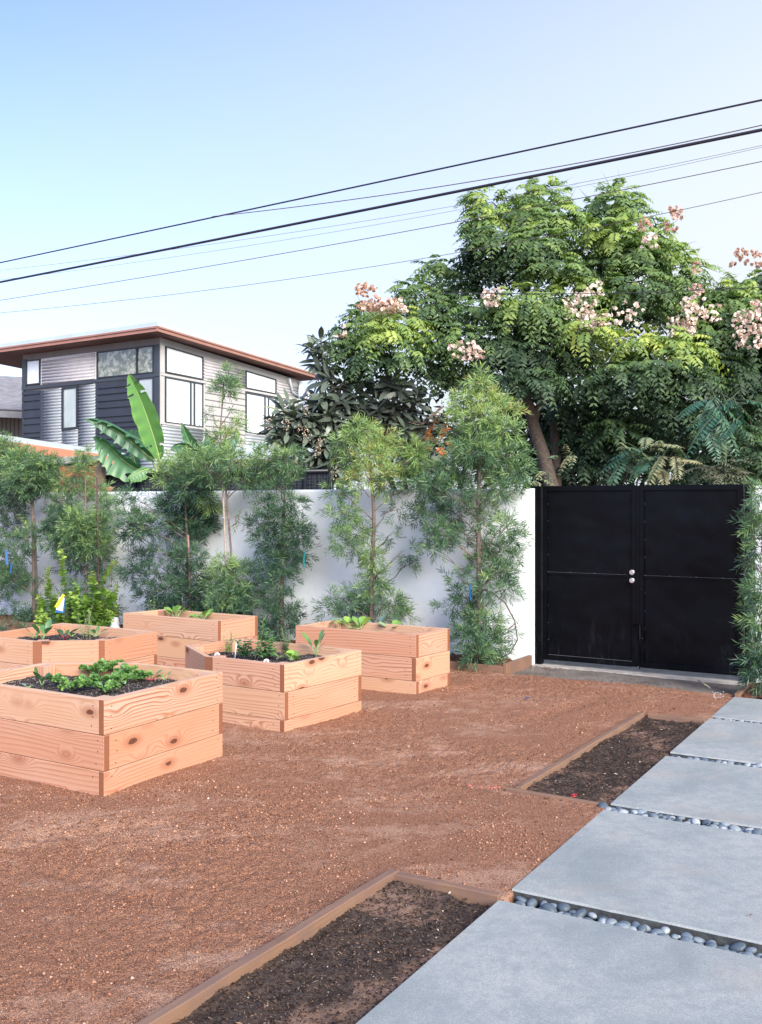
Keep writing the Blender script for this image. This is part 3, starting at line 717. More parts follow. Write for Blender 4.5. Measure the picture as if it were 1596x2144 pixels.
def fern_pine(label, b, trunk, clumps, seed, tr=.022, dens=1.0, tint=.35, stake=None):
    """trunk: photo points; clumps: (x, y, rx, ry, tint shift, density)"""
    rng = np.random.RandomState(seed); px0 = trunk[0][0]; Y = yb(px0, b)
    base = at(px0, trunk[0][1], Y); base[2] = 0
    root = thing('fern_pine', label, 'tree', tuple(base), 'young fern pines along the white wall')
    T = [at(x, y, Y) for x, y in trunk]; T[0][2] = -.05
    T = [p + np.array(((rng.rand() - .5) * .01, (rng.rand() - .5) * .04, 0)) for p in T]
    mb = MB(); nT = len(T); mb.tube(T, [tr * (1 - .75 * i / (nT - 1)) + .003 for i in range(nT)], 8)
    lb = LB(); Ty = np.array([p[2] for p in T])
    for c in clumps:
        x, y, rx, ry = c[:4]; dt = c[4] if len(c) > 4 else 0; dn = c[5] if len(c) > 5 else 1
        dy = (rng.rand() - .5) * .5 * min(1, rx / 40)
        C = at(x, y, Y + dy); C[1] = min(C[1], 1e9)
        # keep foliage off the wall
        bb = C[0] * E2[0] + C[1] * E2[1]
        rX, rZ = rx * (.9 if seed == 8 else 1) / FPX * Y, ry / FPX * Y; rD = min(rX, .34)
        if bb + rD * .8 > 9.5 and C[2] < 1.8: C = C - np.array((E2[0], E2[1], 0)) * (bb + rD * .8 - 9.5)
        zb = max(.15, C[2] - .12 - .5 * abs(x - np.interp(y, [q[1] for q in trunk][::-1], [q[0] for q in trunk][::-1])) / FPX * Y)
        zb = min(zb, Ty[-1]); i = np.interp(zb, Ty, np.arange(nT)); k = min(int(i), nT - 2); s0 = T[k] * (1 - (i - k)) + T[k + 1] * (i - k)
        pts = bez(s0, C, .02, 6, rng, .05); mb.tube(pts, [.0075 * (1 - .7 * t / 6) for t in range(7)], 5)
        for q in range(3):
            e = C + nrm(rng.randn(3)) * np.array((rX, rD, rZ)) * .7; mb.tube(bez(pts[3 + q], e, .01, 3), [.0035, .003, .002, .0015], 4)
        n = int(80 * (rX * rZ) / (.22 * .15) * dn * dens / max(.5, rD / .25) ** .3)
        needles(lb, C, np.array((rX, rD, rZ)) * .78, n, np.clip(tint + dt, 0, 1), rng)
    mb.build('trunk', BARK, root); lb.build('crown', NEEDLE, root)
    return root, Y
FB = 9.12
t1 = [
 ('fern pine cut by the left edge of the photo, tallest at the far left', [(-35, 1310), (-32, 1150), (-30, 1000), (-20, 900)],
  [(12, 955, 40, 38, .1), (-25, 930, 50, 40), (-15, 1000, 55, 45), (22, 1040, 35, 35, -.1, .7), (10, 1105, 50, 30, 0, .6), (-10, 1170, 45, 40, -.05, .8), (22, 1215, 42, 28, 0, .8), (5, 1260, 35, 20, 0, .4), (8, 1300, 50, 25, -.1, .6)], 1, .022, .3),
 ('fern pine with dark bare trunk and dense cloud-like head, left of the citrus bush', [(74, 1312), (72, 1200), (70, 1100), (66, 1020), (62, 960)],
  [(45, 965, 38, 28, .12, 1.3), (92, 975, 38, 32, .12, 1.3), (62, 1005, 60, 32, 0, 1.5), (30, 1035, 40, 28, -.2, 1.2), (95, 1020, 35, 22, -.1), (30, 1080, 30, 22, 0, .4), (55, 1125, 45, 25, 0, .7), (42, 1160, 30, 25, -.05, .6), (25, 1210, 32, 32, 0, .8), (95, 1210, 18, 22, 0, .25), (78, 1295, 60, 28, -.2, 1.1), (40, 1320, 55, 20, -.15), (90, 1250, 25, 20, 0, .3)], 2, .036, .32),
 ('fern pine with a thin tufted top, behind the citrus bush', [(182, 1315), (181, 1200), (178, 1100), (180, 1010), (175, 955)],
  [(174, 946, 9, 10, .1, 1), (176, 972, 27, 18, .15, 1.1), (165, 990, 22, 12, .1), (150, 1018, 45, 16, .1, .8), (195, 1025, 45, 18, .1, .7), (130, 1050, 35, 28, 0, .7), (205, 1058, 30, 30, .05, .5), (230, 1065, 25, 25, 0, .6), (125, 1100, 42, 40, -.2, 1.5), (165, 1095, 40, 35, .1, 1.2), (200, 1105, 35, 40, .05, 1.1), (140, 1140, 50, 30, -.15, 1.3), (195, 1140, 45, 28, .1, 1.2), (170, 1180, 30, 30, -.2, .8), (210, 1180, 25, 25, -.15, .8), (180, 1240, 40, 40, -.1, .7), (130, 1280, 40, 25, -.1, .9), (215, 1280, 35, 32, -.2, 1.1)], 3, .02, .38),
 ('broad dark bushy fern pine left of the thin staked sapling', [(398, 1330), (396, 1240), (392, 1130), (388, 1050), (385, 990)],
  [(385, 975, 42, 28, .25, 1.2), (350, 995, 26, 32, .25, 1.1), (398, 1020, 52, 32, -.05, 1.5), (370, 1060, 60, 35, -.15, 1.5), (425, 1075, 36, 42, -.2, 1.5), (440, 1050, 14, 24, .35, 1), (390, 1105, 58, 30, -.1, 1.5), (285, 1085, 35, 22, -.1, 1), (305, 1100, 45, 24, -.05, 1.1), (270, 1110, 34, 28, -.2, .9), (262, 1045, 18, 20, -.15, .7), (290, 1050, 30, 12, -.1, .5), (340, 1150, 35, 20, -.1, .5), (300, 1165, 50, 22, -.15, .8), (275, 1200, 26, 22, -.2, 1), (330, 1200, 48, 22, -.2, .9), (390, 1165, 40, 26, -.15, 1.1), (405, 1210, 45, 36, -.2, 1.3), (350, 1235, 60, 22, -.15, 1.1), (310, 1245, 32, 14, -.1, .9), (390, 1265, 78, 30, -.2, 1.4), (350, 1290, 60, 22, -.25, 1.1), (430, 1290, 40, 25, -.2, 1.2)], 4, .022, .30),
 ('slender sapling with bare staked stem and small tuft far above the wall', [(492, 1300), (486, 1180), (478, 1080), (466, 960), (462, 900), (470, 800)],
  [(474, 788, 14, 18, .1, 1), (470, 812, 28, 13, .05, 1.6), (440, 868, 14, 8, .1, .5), (490, 856, 12, 10, .2, .3), (446, 905, 16, 8, .1, .5), (468, 912, 26, 16, .4, .8), (492, 895, 20, 18, .35, .8), (452, 928, 14, 8, .3, .7), (415, 960, 40, 24, .15, .8), (440, 985, 45, 22, .1, .9), (500, 960, 52, 26, .12, .8), (510, 1000, 42, 22, .1, .8), (550, 985, 40, 26, .15, .8), (480, 1020, 12, 30, .2, .12), (500, 1080, 10, 40, .2, .1), (470, 1180, 28, 16, .2, .9), (460, 1215, 38, 24, .15, 1.1), (505, 1210, 38, 26, 0, 1.1), (480, 1250, 52, 26, 0, 1.3), (520, 1245, 30, 28, -.1, 1.2), (485, 1278, 50, 20, -.05, 1.2)], 5, .012, .36),
 ('narrow dark columnar fern pine left of the middle of the white wall', [(588, 1325), (590, 1230), (594, 1130), (596, 1050), (592, 965)],
  [(560, 955, 30, 22, .1, 1), (600, 960, 38, 22, .15, 1.1), (625, 985, 18, 16, .2, .7), (545, 985, 26, 18, .1, .9), (590, 990, 42, 20, .05, 1.1), (580, 1020, 26, 20, 0, .7), (620, 1055, 26, 20, -.05, .9), (560, 1060, 36, 22, -.05, .9), (590, 1090, 42, 26, -.1, 1.3), (535, 1095, 22, 22, -.1, .7), (620, 1115, 34, 26, -.1, 1.1), (570, 1135, 46, 26, -.15, 1.3), (615, 1155, 40, 22, -.1, 1.1), (585, 1180, 40, 22, -.1, 1.2), (550, 1190, 24, 16, -.1, .7), (590, 1215, 36, 22, -.1, 1), (575, 1250, 26, 24, -.1, .9), (610, 1270, 22, 18, -.1, .6), (588, 1295, 48, 26, -.2, 1.3), (570, 1318, 42, 12, -.2, 1.2)], 6, .026, .30),
 ('fern pine with a bright yellow-green head and open lower branches, third from the gate', [(778, 1310), (778, 1200), (782, 1110), (782, 1050), (776, 980), (770, 910)],
  [(758, 900, 38, 18, .42, 1.4), (800, 928, 40, 26, .55, 1.5), (775, 955, 45, 24, .45, 1.3), (722, 925, 28, 26, .2, 1.2), (730, 965, 36, 22, .25, 1.1), (870, 950, 24, 26, .42, 1.5), (845, 975, 26, 16, .45, 1.3), (770, 1000, 48, 22, .60, 1), (740, 1010, 32, 16, .4, .9), (820, 1005, 42, 22, .2, 1.1), (870, 1005, 40, 26, .1, 1.1), (705, 1030, 24, 18, .1, .8), (725, 1075, 38, 22, .2, 1), (745, 1110, 36, 20, .2, 1), (715, 1130, 32, 20, .12, .9), (740, 1150, 28, 16, .15, .7), (830, 1060, 30, 26, .1, .25), (820, 1120, 30, 22, .1, .25), (850, 1160, 26, 14, .05, .5), (870, 1175, 16, 10, .05, .6), (780, 1165, 22, 24, .32, 1.2), (785, 1210, 24, 24, .25, 1.2), (775, 1235, 36, 18, .15, 1), (720, 1255, 36, 18, .05, .9), (690, 1275, 26, 14, .05, .8), (750, 1270, 50, 24, .0, 1.2), (815, 1265, 42, 20, .08, 1.2), (840, 1290, 26, 14, .15, 1)], 7, .026, .30),
 ('tallest fern pine, with a pointed light green top, just left of the black gate', [(1000, 1395), (1002, 1300), (1003, 1150), (1002, 1050), (1005, 970), (1008, 900), (1005, 800)],
  [(1008, 782, 14, 14, .35, 1.2), (1000, 805, 28, 14, .4, 1.2), (1020, 815, 26, 12, .5, 1.1), (975, 835, 30, 18, .45, 1.2), (1030, 840, 44, 18, .5, 1.2), (960, 860, 24, 16, .45, 1), (1065, 865, 30, 16, .5, 1.1), (1005, 875, 58, 22, .35, 1.2), (985, 910, 60, 26, .15, 1.4), (1055, 905, 44, 24, .25, 1.3), (1000, 945, 66, 28, .1, 1.4), (1070, 950, 38, 24, .15, 1.2), (960, 985, 50, 26, .1, 1.3), (1030, 985, 52, 26, .12, 1.3), (1085, 985, 32, 20, .12, 1.1), (925, 990, 38, 22, .1, 1), (905, 1015, 42, 26, 0, 1.1), (955, 1030, 54, 24, .02, 1.2), (1040, 1020, 50, 22, .1, 1), (1080, 1015, 28, 14, .15, .9), (900, 1060, 42, 26, -.05, 1), (950, 1075, 44, 24, -.05, 1), (875, 1085, 26, 18, -.05, .7), (925, 1115, 46, 22, -.02, 1.2), (905, 1145, 38, 14, .05, 1.2), (965, 1120, 32, 18, 0, .8), (1020, 1080, 30, 26, .1, .7), (1060, 1105, 36, 22, .1, 1.2), (1015, 1130, 26, 22, .1, .7), (1078, 1130, 20, 18, 0, .8), (1045, 1155, 44, 18, .05, 1.2), (1080, 1175, 14, 14, 0, .8), (1000, 1185, 38, 20, .12, 1), (1050, 1195, 40, 20, 0, 1.1), (960, 1210, 24, 14, 0, .6), (1065, 1225, 28, 16, .02, 1.1), (1020, 1225, 34, 20, .05, .9), (975, 1245, 40, 18, 0, .9), (940, 1270, 34, 12, -.02, .8), (990, 1275, 40, 20, .05, 1.2), (1010, 1305, 56, 22, .08, 1.4), (985, 1335, 52, 26, -.05, 1.4), (1025, 1350, 42, 26, .1, 1.3), (1000, 1378, 40, 16, 0, 1.3), (1035, 1385, 20, 12, .15, 1.2), (1078, 1335, 16, 14, 0, .5), (1090, 1310, 12, 8, 0, .4)], 8, .028, .30),
]
TY = []
for lab, tr_, cl, sd, rad, ti in t1:
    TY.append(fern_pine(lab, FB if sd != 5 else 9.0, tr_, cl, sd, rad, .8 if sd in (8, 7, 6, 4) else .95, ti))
# arching lower branch of the tallest one
Yt = TY[7][1]
b = MB(); b.tube([at(x, y, Yt - .1) for x, y in ((1003, 1232), (1030, 1240), (1058, 1262), (1078, 1300), (1084, 1340), (1068, 1368), (1040, 1382))], [.010, .009, .008, .007, .007, .006, .005], 6)
b.tube([at(x, y, Yt - .1) for x, y in ((1020, 1330), (1048, 1328), (1080, 1305))], .004, 5)
b.build('low_branch', BARKD, TY[7][0])
fern_pine('fern pine at the right edge, overlapping the right side of the black gate', 8.98, [(1612, 1440), (1612, 1300), (1610, 1150), (1608, 1000)],
  [(1600, 1035, 30, 18, .1), (1600, 1060, 30, 24, 0, .8), (1580, 1095, 18, 20, .1, 1), (1610, 1100, 40, 30, 0, 1), (1572, 1120, 12, 14, .1, .8), (1595, 1150, 20, 20, -.05, 1.1), (1565, 1172, 12, 10, -.02, 1), (1592, 1190, 20, 22, -.05, 1.1), (1582, 1235, 16, 18, .25, 1.1), (1600, 1240, 35, 30, .0, 1.1), (1578, 1275, 20, 18, .12, 1.2), (1595, 1300, 28, 24, .1, 1.3), (1592, 1345, 18, 20, .15, 1.2), (1600, 1370, 35, 25, -.1, 1.3), (1580, 1395, 22, 16, -.1, 1.2), (1600, 1415, 36, 16, -.15, 1.2)], 9, .024, 1.0, .30)
# stakes, ties, pot
def stake(label, pts, Y, r=.011, col=(.30, .21, .15)):
    b = MB(); q = [at(x, y, Y) for x, y in pts]; b.tube(q, r, 8); tag(b.build('wooden_stake', simple('stake_wood', col, .85, 0, .3, 40)), label, 'stake', 'stakes propping the fern pines'); return q
stake('tall bare stake tied to the slender sapling in the middle', [(474, 1290), (472, 1150), (466, 1000), (463, 950)], yb(470, 8.97), .012, (.42, .33, .26))
stake('brown stake standing behind the citrus bush', [(206, 1310), (206, 1150), (203, 1000)], yb(206, 9.05), .012, (.09, .055, .045))
stake('stake tied against the dark bare trunk near the left edge', [(79, 1310), (76, 1200), (72, 1085)], yb(75, 9.05), .016, (.09, .08, .07))
stake('pale reddish stake inside the broad dark fern pine', [(398, 1250), (396, 1180), (394, 1120)], yb(396, 8.98), .012, (.27, .17, .125))
BLUE = simple('blue_tape', (.01, .09, .28), .5); PALE = simple('tie_white', (.75, .75, .72), .6)
def ribbon(label, pts, Y, m=BLUE, wd=.011):
    b = MB(); q = [at(x, y, Y) for x, y in pts]
    for i in range(len(q) - 1):
        o = np.array((wd, .006, 0)); b.face([q[i] - o, q[i] + o, q[i + 1] + o, q[i + 1] - o])
    o = b.build('tree_tie', m); sd = o.modifiers.new('s', 'SOLIDIFY'); sd.thickness = .002
    tag(o, label, 'plant tie', 'ties on the fern pines')
ribbon('bright blue plastic tie hanging at the left edge', [(13, 1152), (14, 1170), (15, 1182)], yb(15, 8.7), BLUE, .015)
ribbon('small blue tie lower down near the left edge', [(24, 1180), (22, 1200)], yb(22, 8.7), BLUE, .008)
ribbon('blue tie on the tallest fern pine, low on its trunk', [(984, 1225), (985, 1243), (986, 1258)], yb(985, 8.8), BLUE, .007)
ribbon('teal tie on the narrow dark fern pine', [(640, 1152), (636, 1170), (637, 1188)], yb(637, 8.8), simple('teal_tape', (.01, .20, .24), .5), .006)
ribbon('white tie binding the slender sapling to its stake', [(464, 1083), (473, 1085), (481, 1082)], yb(470, 8.93), PALE, .004)
b = MB(); pc = at(503, 1284, yb(503, 8.85)); b.lathe([(.0, -.24), (.11, -.24), (.14, -.02), (.15, -.02), (.15, 0), (.135, 0), (.125, -.05), (0, -.05)], pc, 24)
tag(b.build('nursery_pot', simple('black_plastic', (.01, .01, .012), .45)), 'black plastic nursery pot behind the rearmost planter', 'plant pot')

# ---------------------------------------------------------------- compound leaved tree
def fronds(lb, P, D, Lf, pairs, ll, lw, tint, rng, droop=.35, nseg=1, fold=.18, curl=.25, spread=1.0):
    n = len(P); D = nrm(D); up = np.array((0, 0, 1.0)); S = nrm(np.cross(D, up) + 1e-4 * rng.randn(n, 3)); U = nrm(np.cross(S, D))
    k = pairs * 2 + 1; t = np.concatenate([np.repeat(np.linspace(.22, .96, pairs), 2), [1.0]]); sd = np.array([1, -1] * pairs + [0.0])
    dr = droop * (.6 + .8 * rng.rand(n))
    base = P[:, None] + D[:, None] * (t[None, :, None] * Lf[:, None, None]) - up * (t ** 2)[None, :, None] * (Lf * dr)[:, None, None]
    tan = nrm(D[:, None] - up * 2 * t[None, :, None] * dr[:, None, None])
    Dl = nrm(S[:, None] * sd[None, :, None] * spread + tan * (.55 + .0 * t)[None, :, None] + (sd == 0)[None, :, None] * tan - up * .28 + rng.randn(n, k, 3) * .10)
    Nl = nrm(np.cross(np.broadcast_to(S[:, None], tan.shape), tan) * 1.0 + D[:, None] * .35 + rng.randn(n, k, 3) * .22)
    env = np.sin(np.pi * np.clip(t * .8 + .18, 0, 1)) ** .5
    L = ll * env[None] * (.85 + .3 * rng.rand(n, k))
    lb.add(base.reshape(-1, 3), Dl.reshape(-1, 3), Nl.reshape(-1, 3), L.ravel(), (lw * env[None] * np.ones((n, 1))).ravel(), np.clip(np.repeat(tint, k) + .05 * rng.randn(n * k), 0, 1), nseg, fold, curl, .42)
    lb.add(P, D - up * dr[:, None] * .7, U, Lf, .006, .3, 1, .1, .15, .2)
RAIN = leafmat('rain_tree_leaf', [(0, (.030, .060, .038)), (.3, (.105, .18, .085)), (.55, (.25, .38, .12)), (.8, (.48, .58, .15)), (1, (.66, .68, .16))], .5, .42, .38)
POD = leafmat('seed_pod', [(0, (.50, .30, .20)), (.5, (.80, .62, .52)), (1, (.95, .88, .80))], .6, .3, .2, (1, .8, .7))
LW = 13.5
def crown_fronds(lb, clumps, Y0, rng, per=1.0, Lf=.35, ll=.108, lw=.046, pairs=6, droop=.62, depth=.8):
    for c in clumps:
        x, y, rx, ry = c[:4]; ti = c[4] if len(c) > 4 else .3; dz = c[5] if len(c) > 5 else 0; dn = c[6] if len(c) > 6 else 1
        Y = Y0 + dz * 1.6 + rng.uniform(-.25, .25); C = at(x, y, Y); rad = .92 * np.array((rx / FPX * Y, min(rx, 90) / FPX * Y * depth, ry / FPX * Y))
        n = int(108 * rad[0] * rad[2] / (.4 * .3) * per * dn)
        u = nrm(rng.randn(n, 3) * (1, 1, 1)); u[:, 2] = np.where(u[:, 2] < -.3, u[:, 2] * .5, u[:, 2]); q = rng.rand(n, 1) ** .42
        P = C + u * q * rad * .92
        D = u * (1, 1, .5) + rng.randn(n, 3) * .35 + np.array((0, -.25, .1))
        tt = np.clip(ti + .16 * u[:, 2] * q[:, 0] + .09 * rng.randn(n), 0, 1)  # tint also carries painted light, clump tops paler than their undersides
        fronds(lb, P, D, Lf * (.7 + .5 * rng.rand(n)), pairs, ll, lw, tt, rng, droop)
def limb_to(mb, p0, clumps, Y0, rng, r0=.05, seg=7):
    for c in clumps:
        C = at(c[0], c[1], Y0 + (c[5] if len(c) > 5 else 0)); mb.tube(bez(p0, C, .15, seg, rng, .12), [r0 * (1 - .8 * i / seg) for i in range(seg + 1)], 6)
def pods(lb, spots, Y0, rng):
    for x, y, rx, ry, n, ti in spots:
        C = at(x, y, Y0); rad = np.array((rx / FPX * Y0, .12, ry / FPX * Y0)); P = C + (rng.rand(n, 3) * 2 - 1) * rad
        for _ in range(3):
            D = nrm(rng.randn(n, 3)); lb.add(P - D * .02, D, nrm(rng.randn(n, 3)), .060, .05, np.clip(ti + .1 + .15 * rng.randn(n), 0, 1), 3, .3, .1, .5)
big = [  # x, y, rx, ry, tint (leaf colour plus painted light and shade), depth shift, density
 (1130, 415, 60, 36, .55, .2), (1100, 450, 55, 34, .5), (1020, 425, 42, 28, .55, 0), (1010, 460, 40, 28, .6, -.2), (1170, 460, 45, 34, .5), (1040, 500, 62, 36, .35), (1130, 510, 68, 40, .42, -.3), (1010, 545, 40, 40, .12, .1), (1070, 560, 60, 36, .25, -.2), (1160, 560, 55, 36, .4, -.3),
 (1290, 420, 55, 26, .5, .2), (1260, 450, 60, 26, .35, .3), (1320, 455, 42, 24, .55), (1280, 490, 70, 26, .6, -.2), (1360, 500, 50, 32, .6), (1240, 520, 60, 32, .15, .3), (1320, 540, 70, 38, .4, -.2), (1400, 540, 40, 32, .58), (1420, 580, 40, 26, .45), (1455, 560, 26, 12, .5, 0, .5), (1250, 570, 60, 32, .25), (1340, 600, 66, 40, .35, -.3), (1400, 630, 42, 32, .3),
 (930, 560, 40, 22, .45, .3), (960, 600, 55, 30, .3, .2), (870, 605, 38, 26, .42, .2), (900, 640, 50, 28, .3), (1000, 650, 60, 30, .35, -.2), (1110, 640, 80, 40, .5, -.5), (1200, 620, 70, 34, .5, -.4), (1180, 680, 60, 36, .4, -.3), (1070, 690, 60, 34, .3, -.3), (1250, 640, 40, 34, .3), (1340, 660, 60, 26, .2, .2), (1220, 720, 46, 36, .28, -.2), (1230, 690, 40, 26, .66, -.6),
 (770, 660, 38, 26, .42, .1), (830, 670, 50, 30, .68, -.4), (810, 700, 52, 28, .62, -.4), (745, 695, 42, 28, .4), (720, 730, 34, 28, .35, 0), (770, 745, 50, 32, .25, -.2), (840, 745, 52, 30, .35, -.3), (900, 700, 52, 34, .3, -.2), (900, 760, 52, 30, .22, -.2), (960, 720, 50, 34, .4, -.3), (960, 775, 50, 26, .35, -.2), (720, 770, 30, 20, .38),
 (1040, 730, 60, 34, .18, -.4), (1110, 740, 70, 34, .15, -.5), (1090, 790, 62, 28, .10, -.4), (1170, 750, 60, 34, .2, -.4), (1130, 800, 42, 24, .2, -.5), (1030, 780, 40, 26, .12, -.2),
]
right = [
 (1480, 700, 60, 30, .4, -.2), (1440, 660, 45, 26, .5, 0), (1500, 620, 60, 26, .55, .1), (1560, 600, 52, 26, .5, .1), (1540, 650, 60, 34, .35, 0), (1600, 640, 50, 34, .4), (1330, 720, 60, 22, .66, -.5), (1290, 745, 56, 22, .55, -.4), (1440, 735, 42, 26, .72, -.6), (1400, 710, 50, 22, .6, -.4), (1480, 760, 60, 34, .12, -.2), (1560, 710, 60, 40, .15, -.1), (1590, 770, 45, 40, .12, -.1), (1380, 770, 70, 34, .25, -.5), (1300, 790, 60, 32, .18, -.4), (1440, 800, 66, 32, .2, -.4), (1340, 830, 60, 28, .18, -.3), (1530, 800, 60, 30, .1, -.2), (1400, 850, 60, 22, .15, -.3), (1240, 800, 46, 30, .2, -.4), (1590, 830, 40, 26, .15), (1620, 580, 50, 30, .4, .2), (1510, 665, 44, 30, .35, .2), (1600, 700, 50, 50, .25, .1), (1640, 760, 50, 50, .2), (1450, 620, 30, 18, .5, .1), (1590, 880, 44, 30, .15, .3), (1530, 860, 50, 30, .12, .4), (1540, 920, 50, 34, .15, -.3), (1590, 950, 44, 36, .2, -.3), (1500, 970, 50, 30, .12, -.2), (1480, 900, 40, 34, .1, -.2), (1550, 985, 50, 26, .3, -.3),
]
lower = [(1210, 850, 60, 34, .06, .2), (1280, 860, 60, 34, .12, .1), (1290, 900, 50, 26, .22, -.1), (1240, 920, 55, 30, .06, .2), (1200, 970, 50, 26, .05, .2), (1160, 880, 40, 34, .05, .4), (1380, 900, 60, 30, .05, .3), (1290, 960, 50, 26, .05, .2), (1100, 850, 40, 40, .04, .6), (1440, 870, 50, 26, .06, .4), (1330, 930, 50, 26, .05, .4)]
rng = np.random.RandomState(77)
root = thing('rain_tree', 'large spreading flame tree with pink seed pods, rising over the black gate', 'tree', tuple(at(1165, 1330, LW) * (1, 1, 0)), 'leafy trees beyond the wall')
mb = MB(); TB = [at(x, y, LW) for x, y in ((1185, 1330), (1165, 1060), (1140, 960), (1120, 900), (1108, 850), (1090, 800), (1085, 740))]; TB[0][2] = -.05
mb.tube(TB, [.13, .11, .095, .085, .075, .06, .05], 10)
t2 = [at(x, y, LW + .3) for x, y in ((1168, 1100), (1165, 960), (1160, 880), (1165, 820), (1180, 740), (1220, 640), (1290, 520), (1300, 440))]; mb.tube(t2, [.08, .07, .06, .055, .05, .045, .035, .02], 8)
t3 = [at(x, y, LW + .1) for x, y in ((1085, 750), (1100, 650), (1110, 540), (1120, 430))]; mb.tube(t3, [.05, .045, .035, .015], 8)
mb.tube([at(x, y, LW) for x, y in ((1118, 895), (1130, 840), (1120, 780), (1150, 700))], [.05, .04, .035, .025], 8)
mb.tube([at(x, y, LW) for x, y in ((1090, 800), (1020, 745), (940, 700), (850, 660))], [.045, .04, .03, .015], 8)
for c in big:
    j = t2[5] if c[0] > 1210 else (t3[2] if c[1] < 600 else (TB[-1] if c[0] > 980 else at(960, 715, LW)))
    limb_to(mb, j, [c], LW, rng, .022)
mb.build('trunk', BARKD, root)
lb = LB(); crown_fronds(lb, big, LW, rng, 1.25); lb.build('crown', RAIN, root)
lp = LB(); pods(lp, [(790, 640, 40, 12, 60, .15), (765, 610, 22, 16, 26, .1), (825, 640, 28, 12, 40, .75), (1030, 625, 20, 18, 32, .75), (1215, 640, 34, 30, 80, .95), (1240, 675, 34, 20, 90, .95), (975, 735, 34, 18, 40, .6), (1245, 605, 14, 16, 12, .95), (1365, 505, 16, 14, 16, .7), (1410, 460, 18, 22, 30, .2), (1350, 470, 14, 10, 14, .2), (1325, 655, 20, 20, 14, .8), (715, 695, 14, 10, 6, .3), (1460, 560, 12, 12, 8, .3), (1000, 740, 18, 10, 14, .7), (1300, 665, 16, 18, 10, .8)], LW - 1.0, rng); lp.build('seed_pods', POD, root)
root2 = thing('rain_tree', 'second flame tree with pink seed pods, cut by the right edge of the photo', 'tree', tuple(at(1560, 1330, LW + .4) * (1, 1, 0)), 'leafy trees beyond the wall')
mb = MB(); T5 = [at(x, y, LW + .4) for x, y in ((1560, 1330), (1550, 1000), (1530, 860), (1500, 760), (1480, 680))]; T5[0][2] = -.05; mb.tube(T5, [.12, .10, .08, .06, .035], 9)
limb_to(mb, T5[3], right, LW + .2, rng, .03); mb.build('trunk', BARK, root2)
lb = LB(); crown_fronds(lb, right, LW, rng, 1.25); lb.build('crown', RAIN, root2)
lp = LB(); pods(lp, [(1450, 640, 20, 18, 40, .8), (1430, 685, 26, 24, 60, .8), (1480, 655, 26, 16, 24, .8), (1570, 690, 30, 40, 90, .7), (1590, 650, 20, 20, 30, .6), (1560, 530, 20, 12, 14, .15), (1590, 545, 14, 16, 14, .15), (1545, 545, 22, 14, 10, .2), (1455, 605, 12, 10, 10, .3)], LW - .9, rng); lp.build('seed_pods', POD, root2)
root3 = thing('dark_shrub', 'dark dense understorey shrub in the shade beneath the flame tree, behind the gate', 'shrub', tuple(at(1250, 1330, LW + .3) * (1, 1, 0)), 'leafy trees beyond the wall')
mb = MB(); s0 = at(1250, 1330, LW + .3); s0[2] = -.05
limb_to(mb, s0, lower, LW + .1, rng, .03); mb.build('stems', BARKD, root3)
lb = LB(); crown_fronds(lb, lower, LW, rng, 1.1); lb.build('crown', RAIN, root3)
# deep backing of far trees
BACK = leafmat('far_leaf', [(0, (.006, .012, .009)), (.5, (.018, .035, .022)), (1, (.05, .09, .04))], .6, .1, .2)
def mass(name, label, clumps, Y0, seed, n=2600, size=.16):
    rng = np.random.RandomState(seed); lb = LB(); mb = MB(); rt = thing(name, label, 'tree', tuple(at(clumps[0][0], 1300, Y0) * (1, 1, 0)), 'leafy trees beyond the wall')
    p0 = at(clumps[0][0], 1000, Y0); p0[2] = -.05
    for x, y, rx, ry in clumps:
        C = at(x, y, Y0); rad = np.array((rx / FPX * Y0, .9, ry / FPX * Y0)); k = int(n * rad[0] * rad[2]); u = nrm(rng.randn(k, 3)); P = C + u * rad * rng.rand(k, 1) ** .5
        lb.add(P, nrm(u + rng.randn(k, 3) * .7 - (0, 0, .4)), rng.randn(k, 3), size * (.6 + .8 * rng.rand(k)), size * .45, rng.rand(k), 1, .2, 0, .45)
        mb.tube(bez(p0, C, .2, 5, rng, .1), [.1, .08, .06, .05, .04, .02], 6)
    mb.build('trunk', BARKD, rt); lb.build('crown', BACK, rt)
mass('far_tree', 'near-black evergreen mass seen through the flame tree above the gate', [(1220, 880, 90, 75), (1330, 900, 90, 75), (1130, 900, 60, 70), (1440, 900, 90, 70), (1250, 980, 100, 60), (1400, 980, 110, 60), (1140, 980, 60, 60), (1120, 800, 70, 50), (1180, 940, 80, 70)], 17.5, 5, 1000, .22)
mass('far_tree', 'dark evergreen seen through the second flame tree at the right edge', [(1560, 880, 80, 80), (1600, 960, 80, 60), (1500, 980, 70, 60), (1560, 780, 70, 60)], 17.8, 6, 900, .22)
mass('far_tree', 'dark evergreen behind the loquat and the orange-leaved shrub', [(880, 860, 60, 60), (840, 930, 80, 60), (930, 960, 70, 60), (1010, 900, 70, 90), (770, 850, 50, 70), (1060, 960, 50, 70)], 17.0, 7, 700, .2)

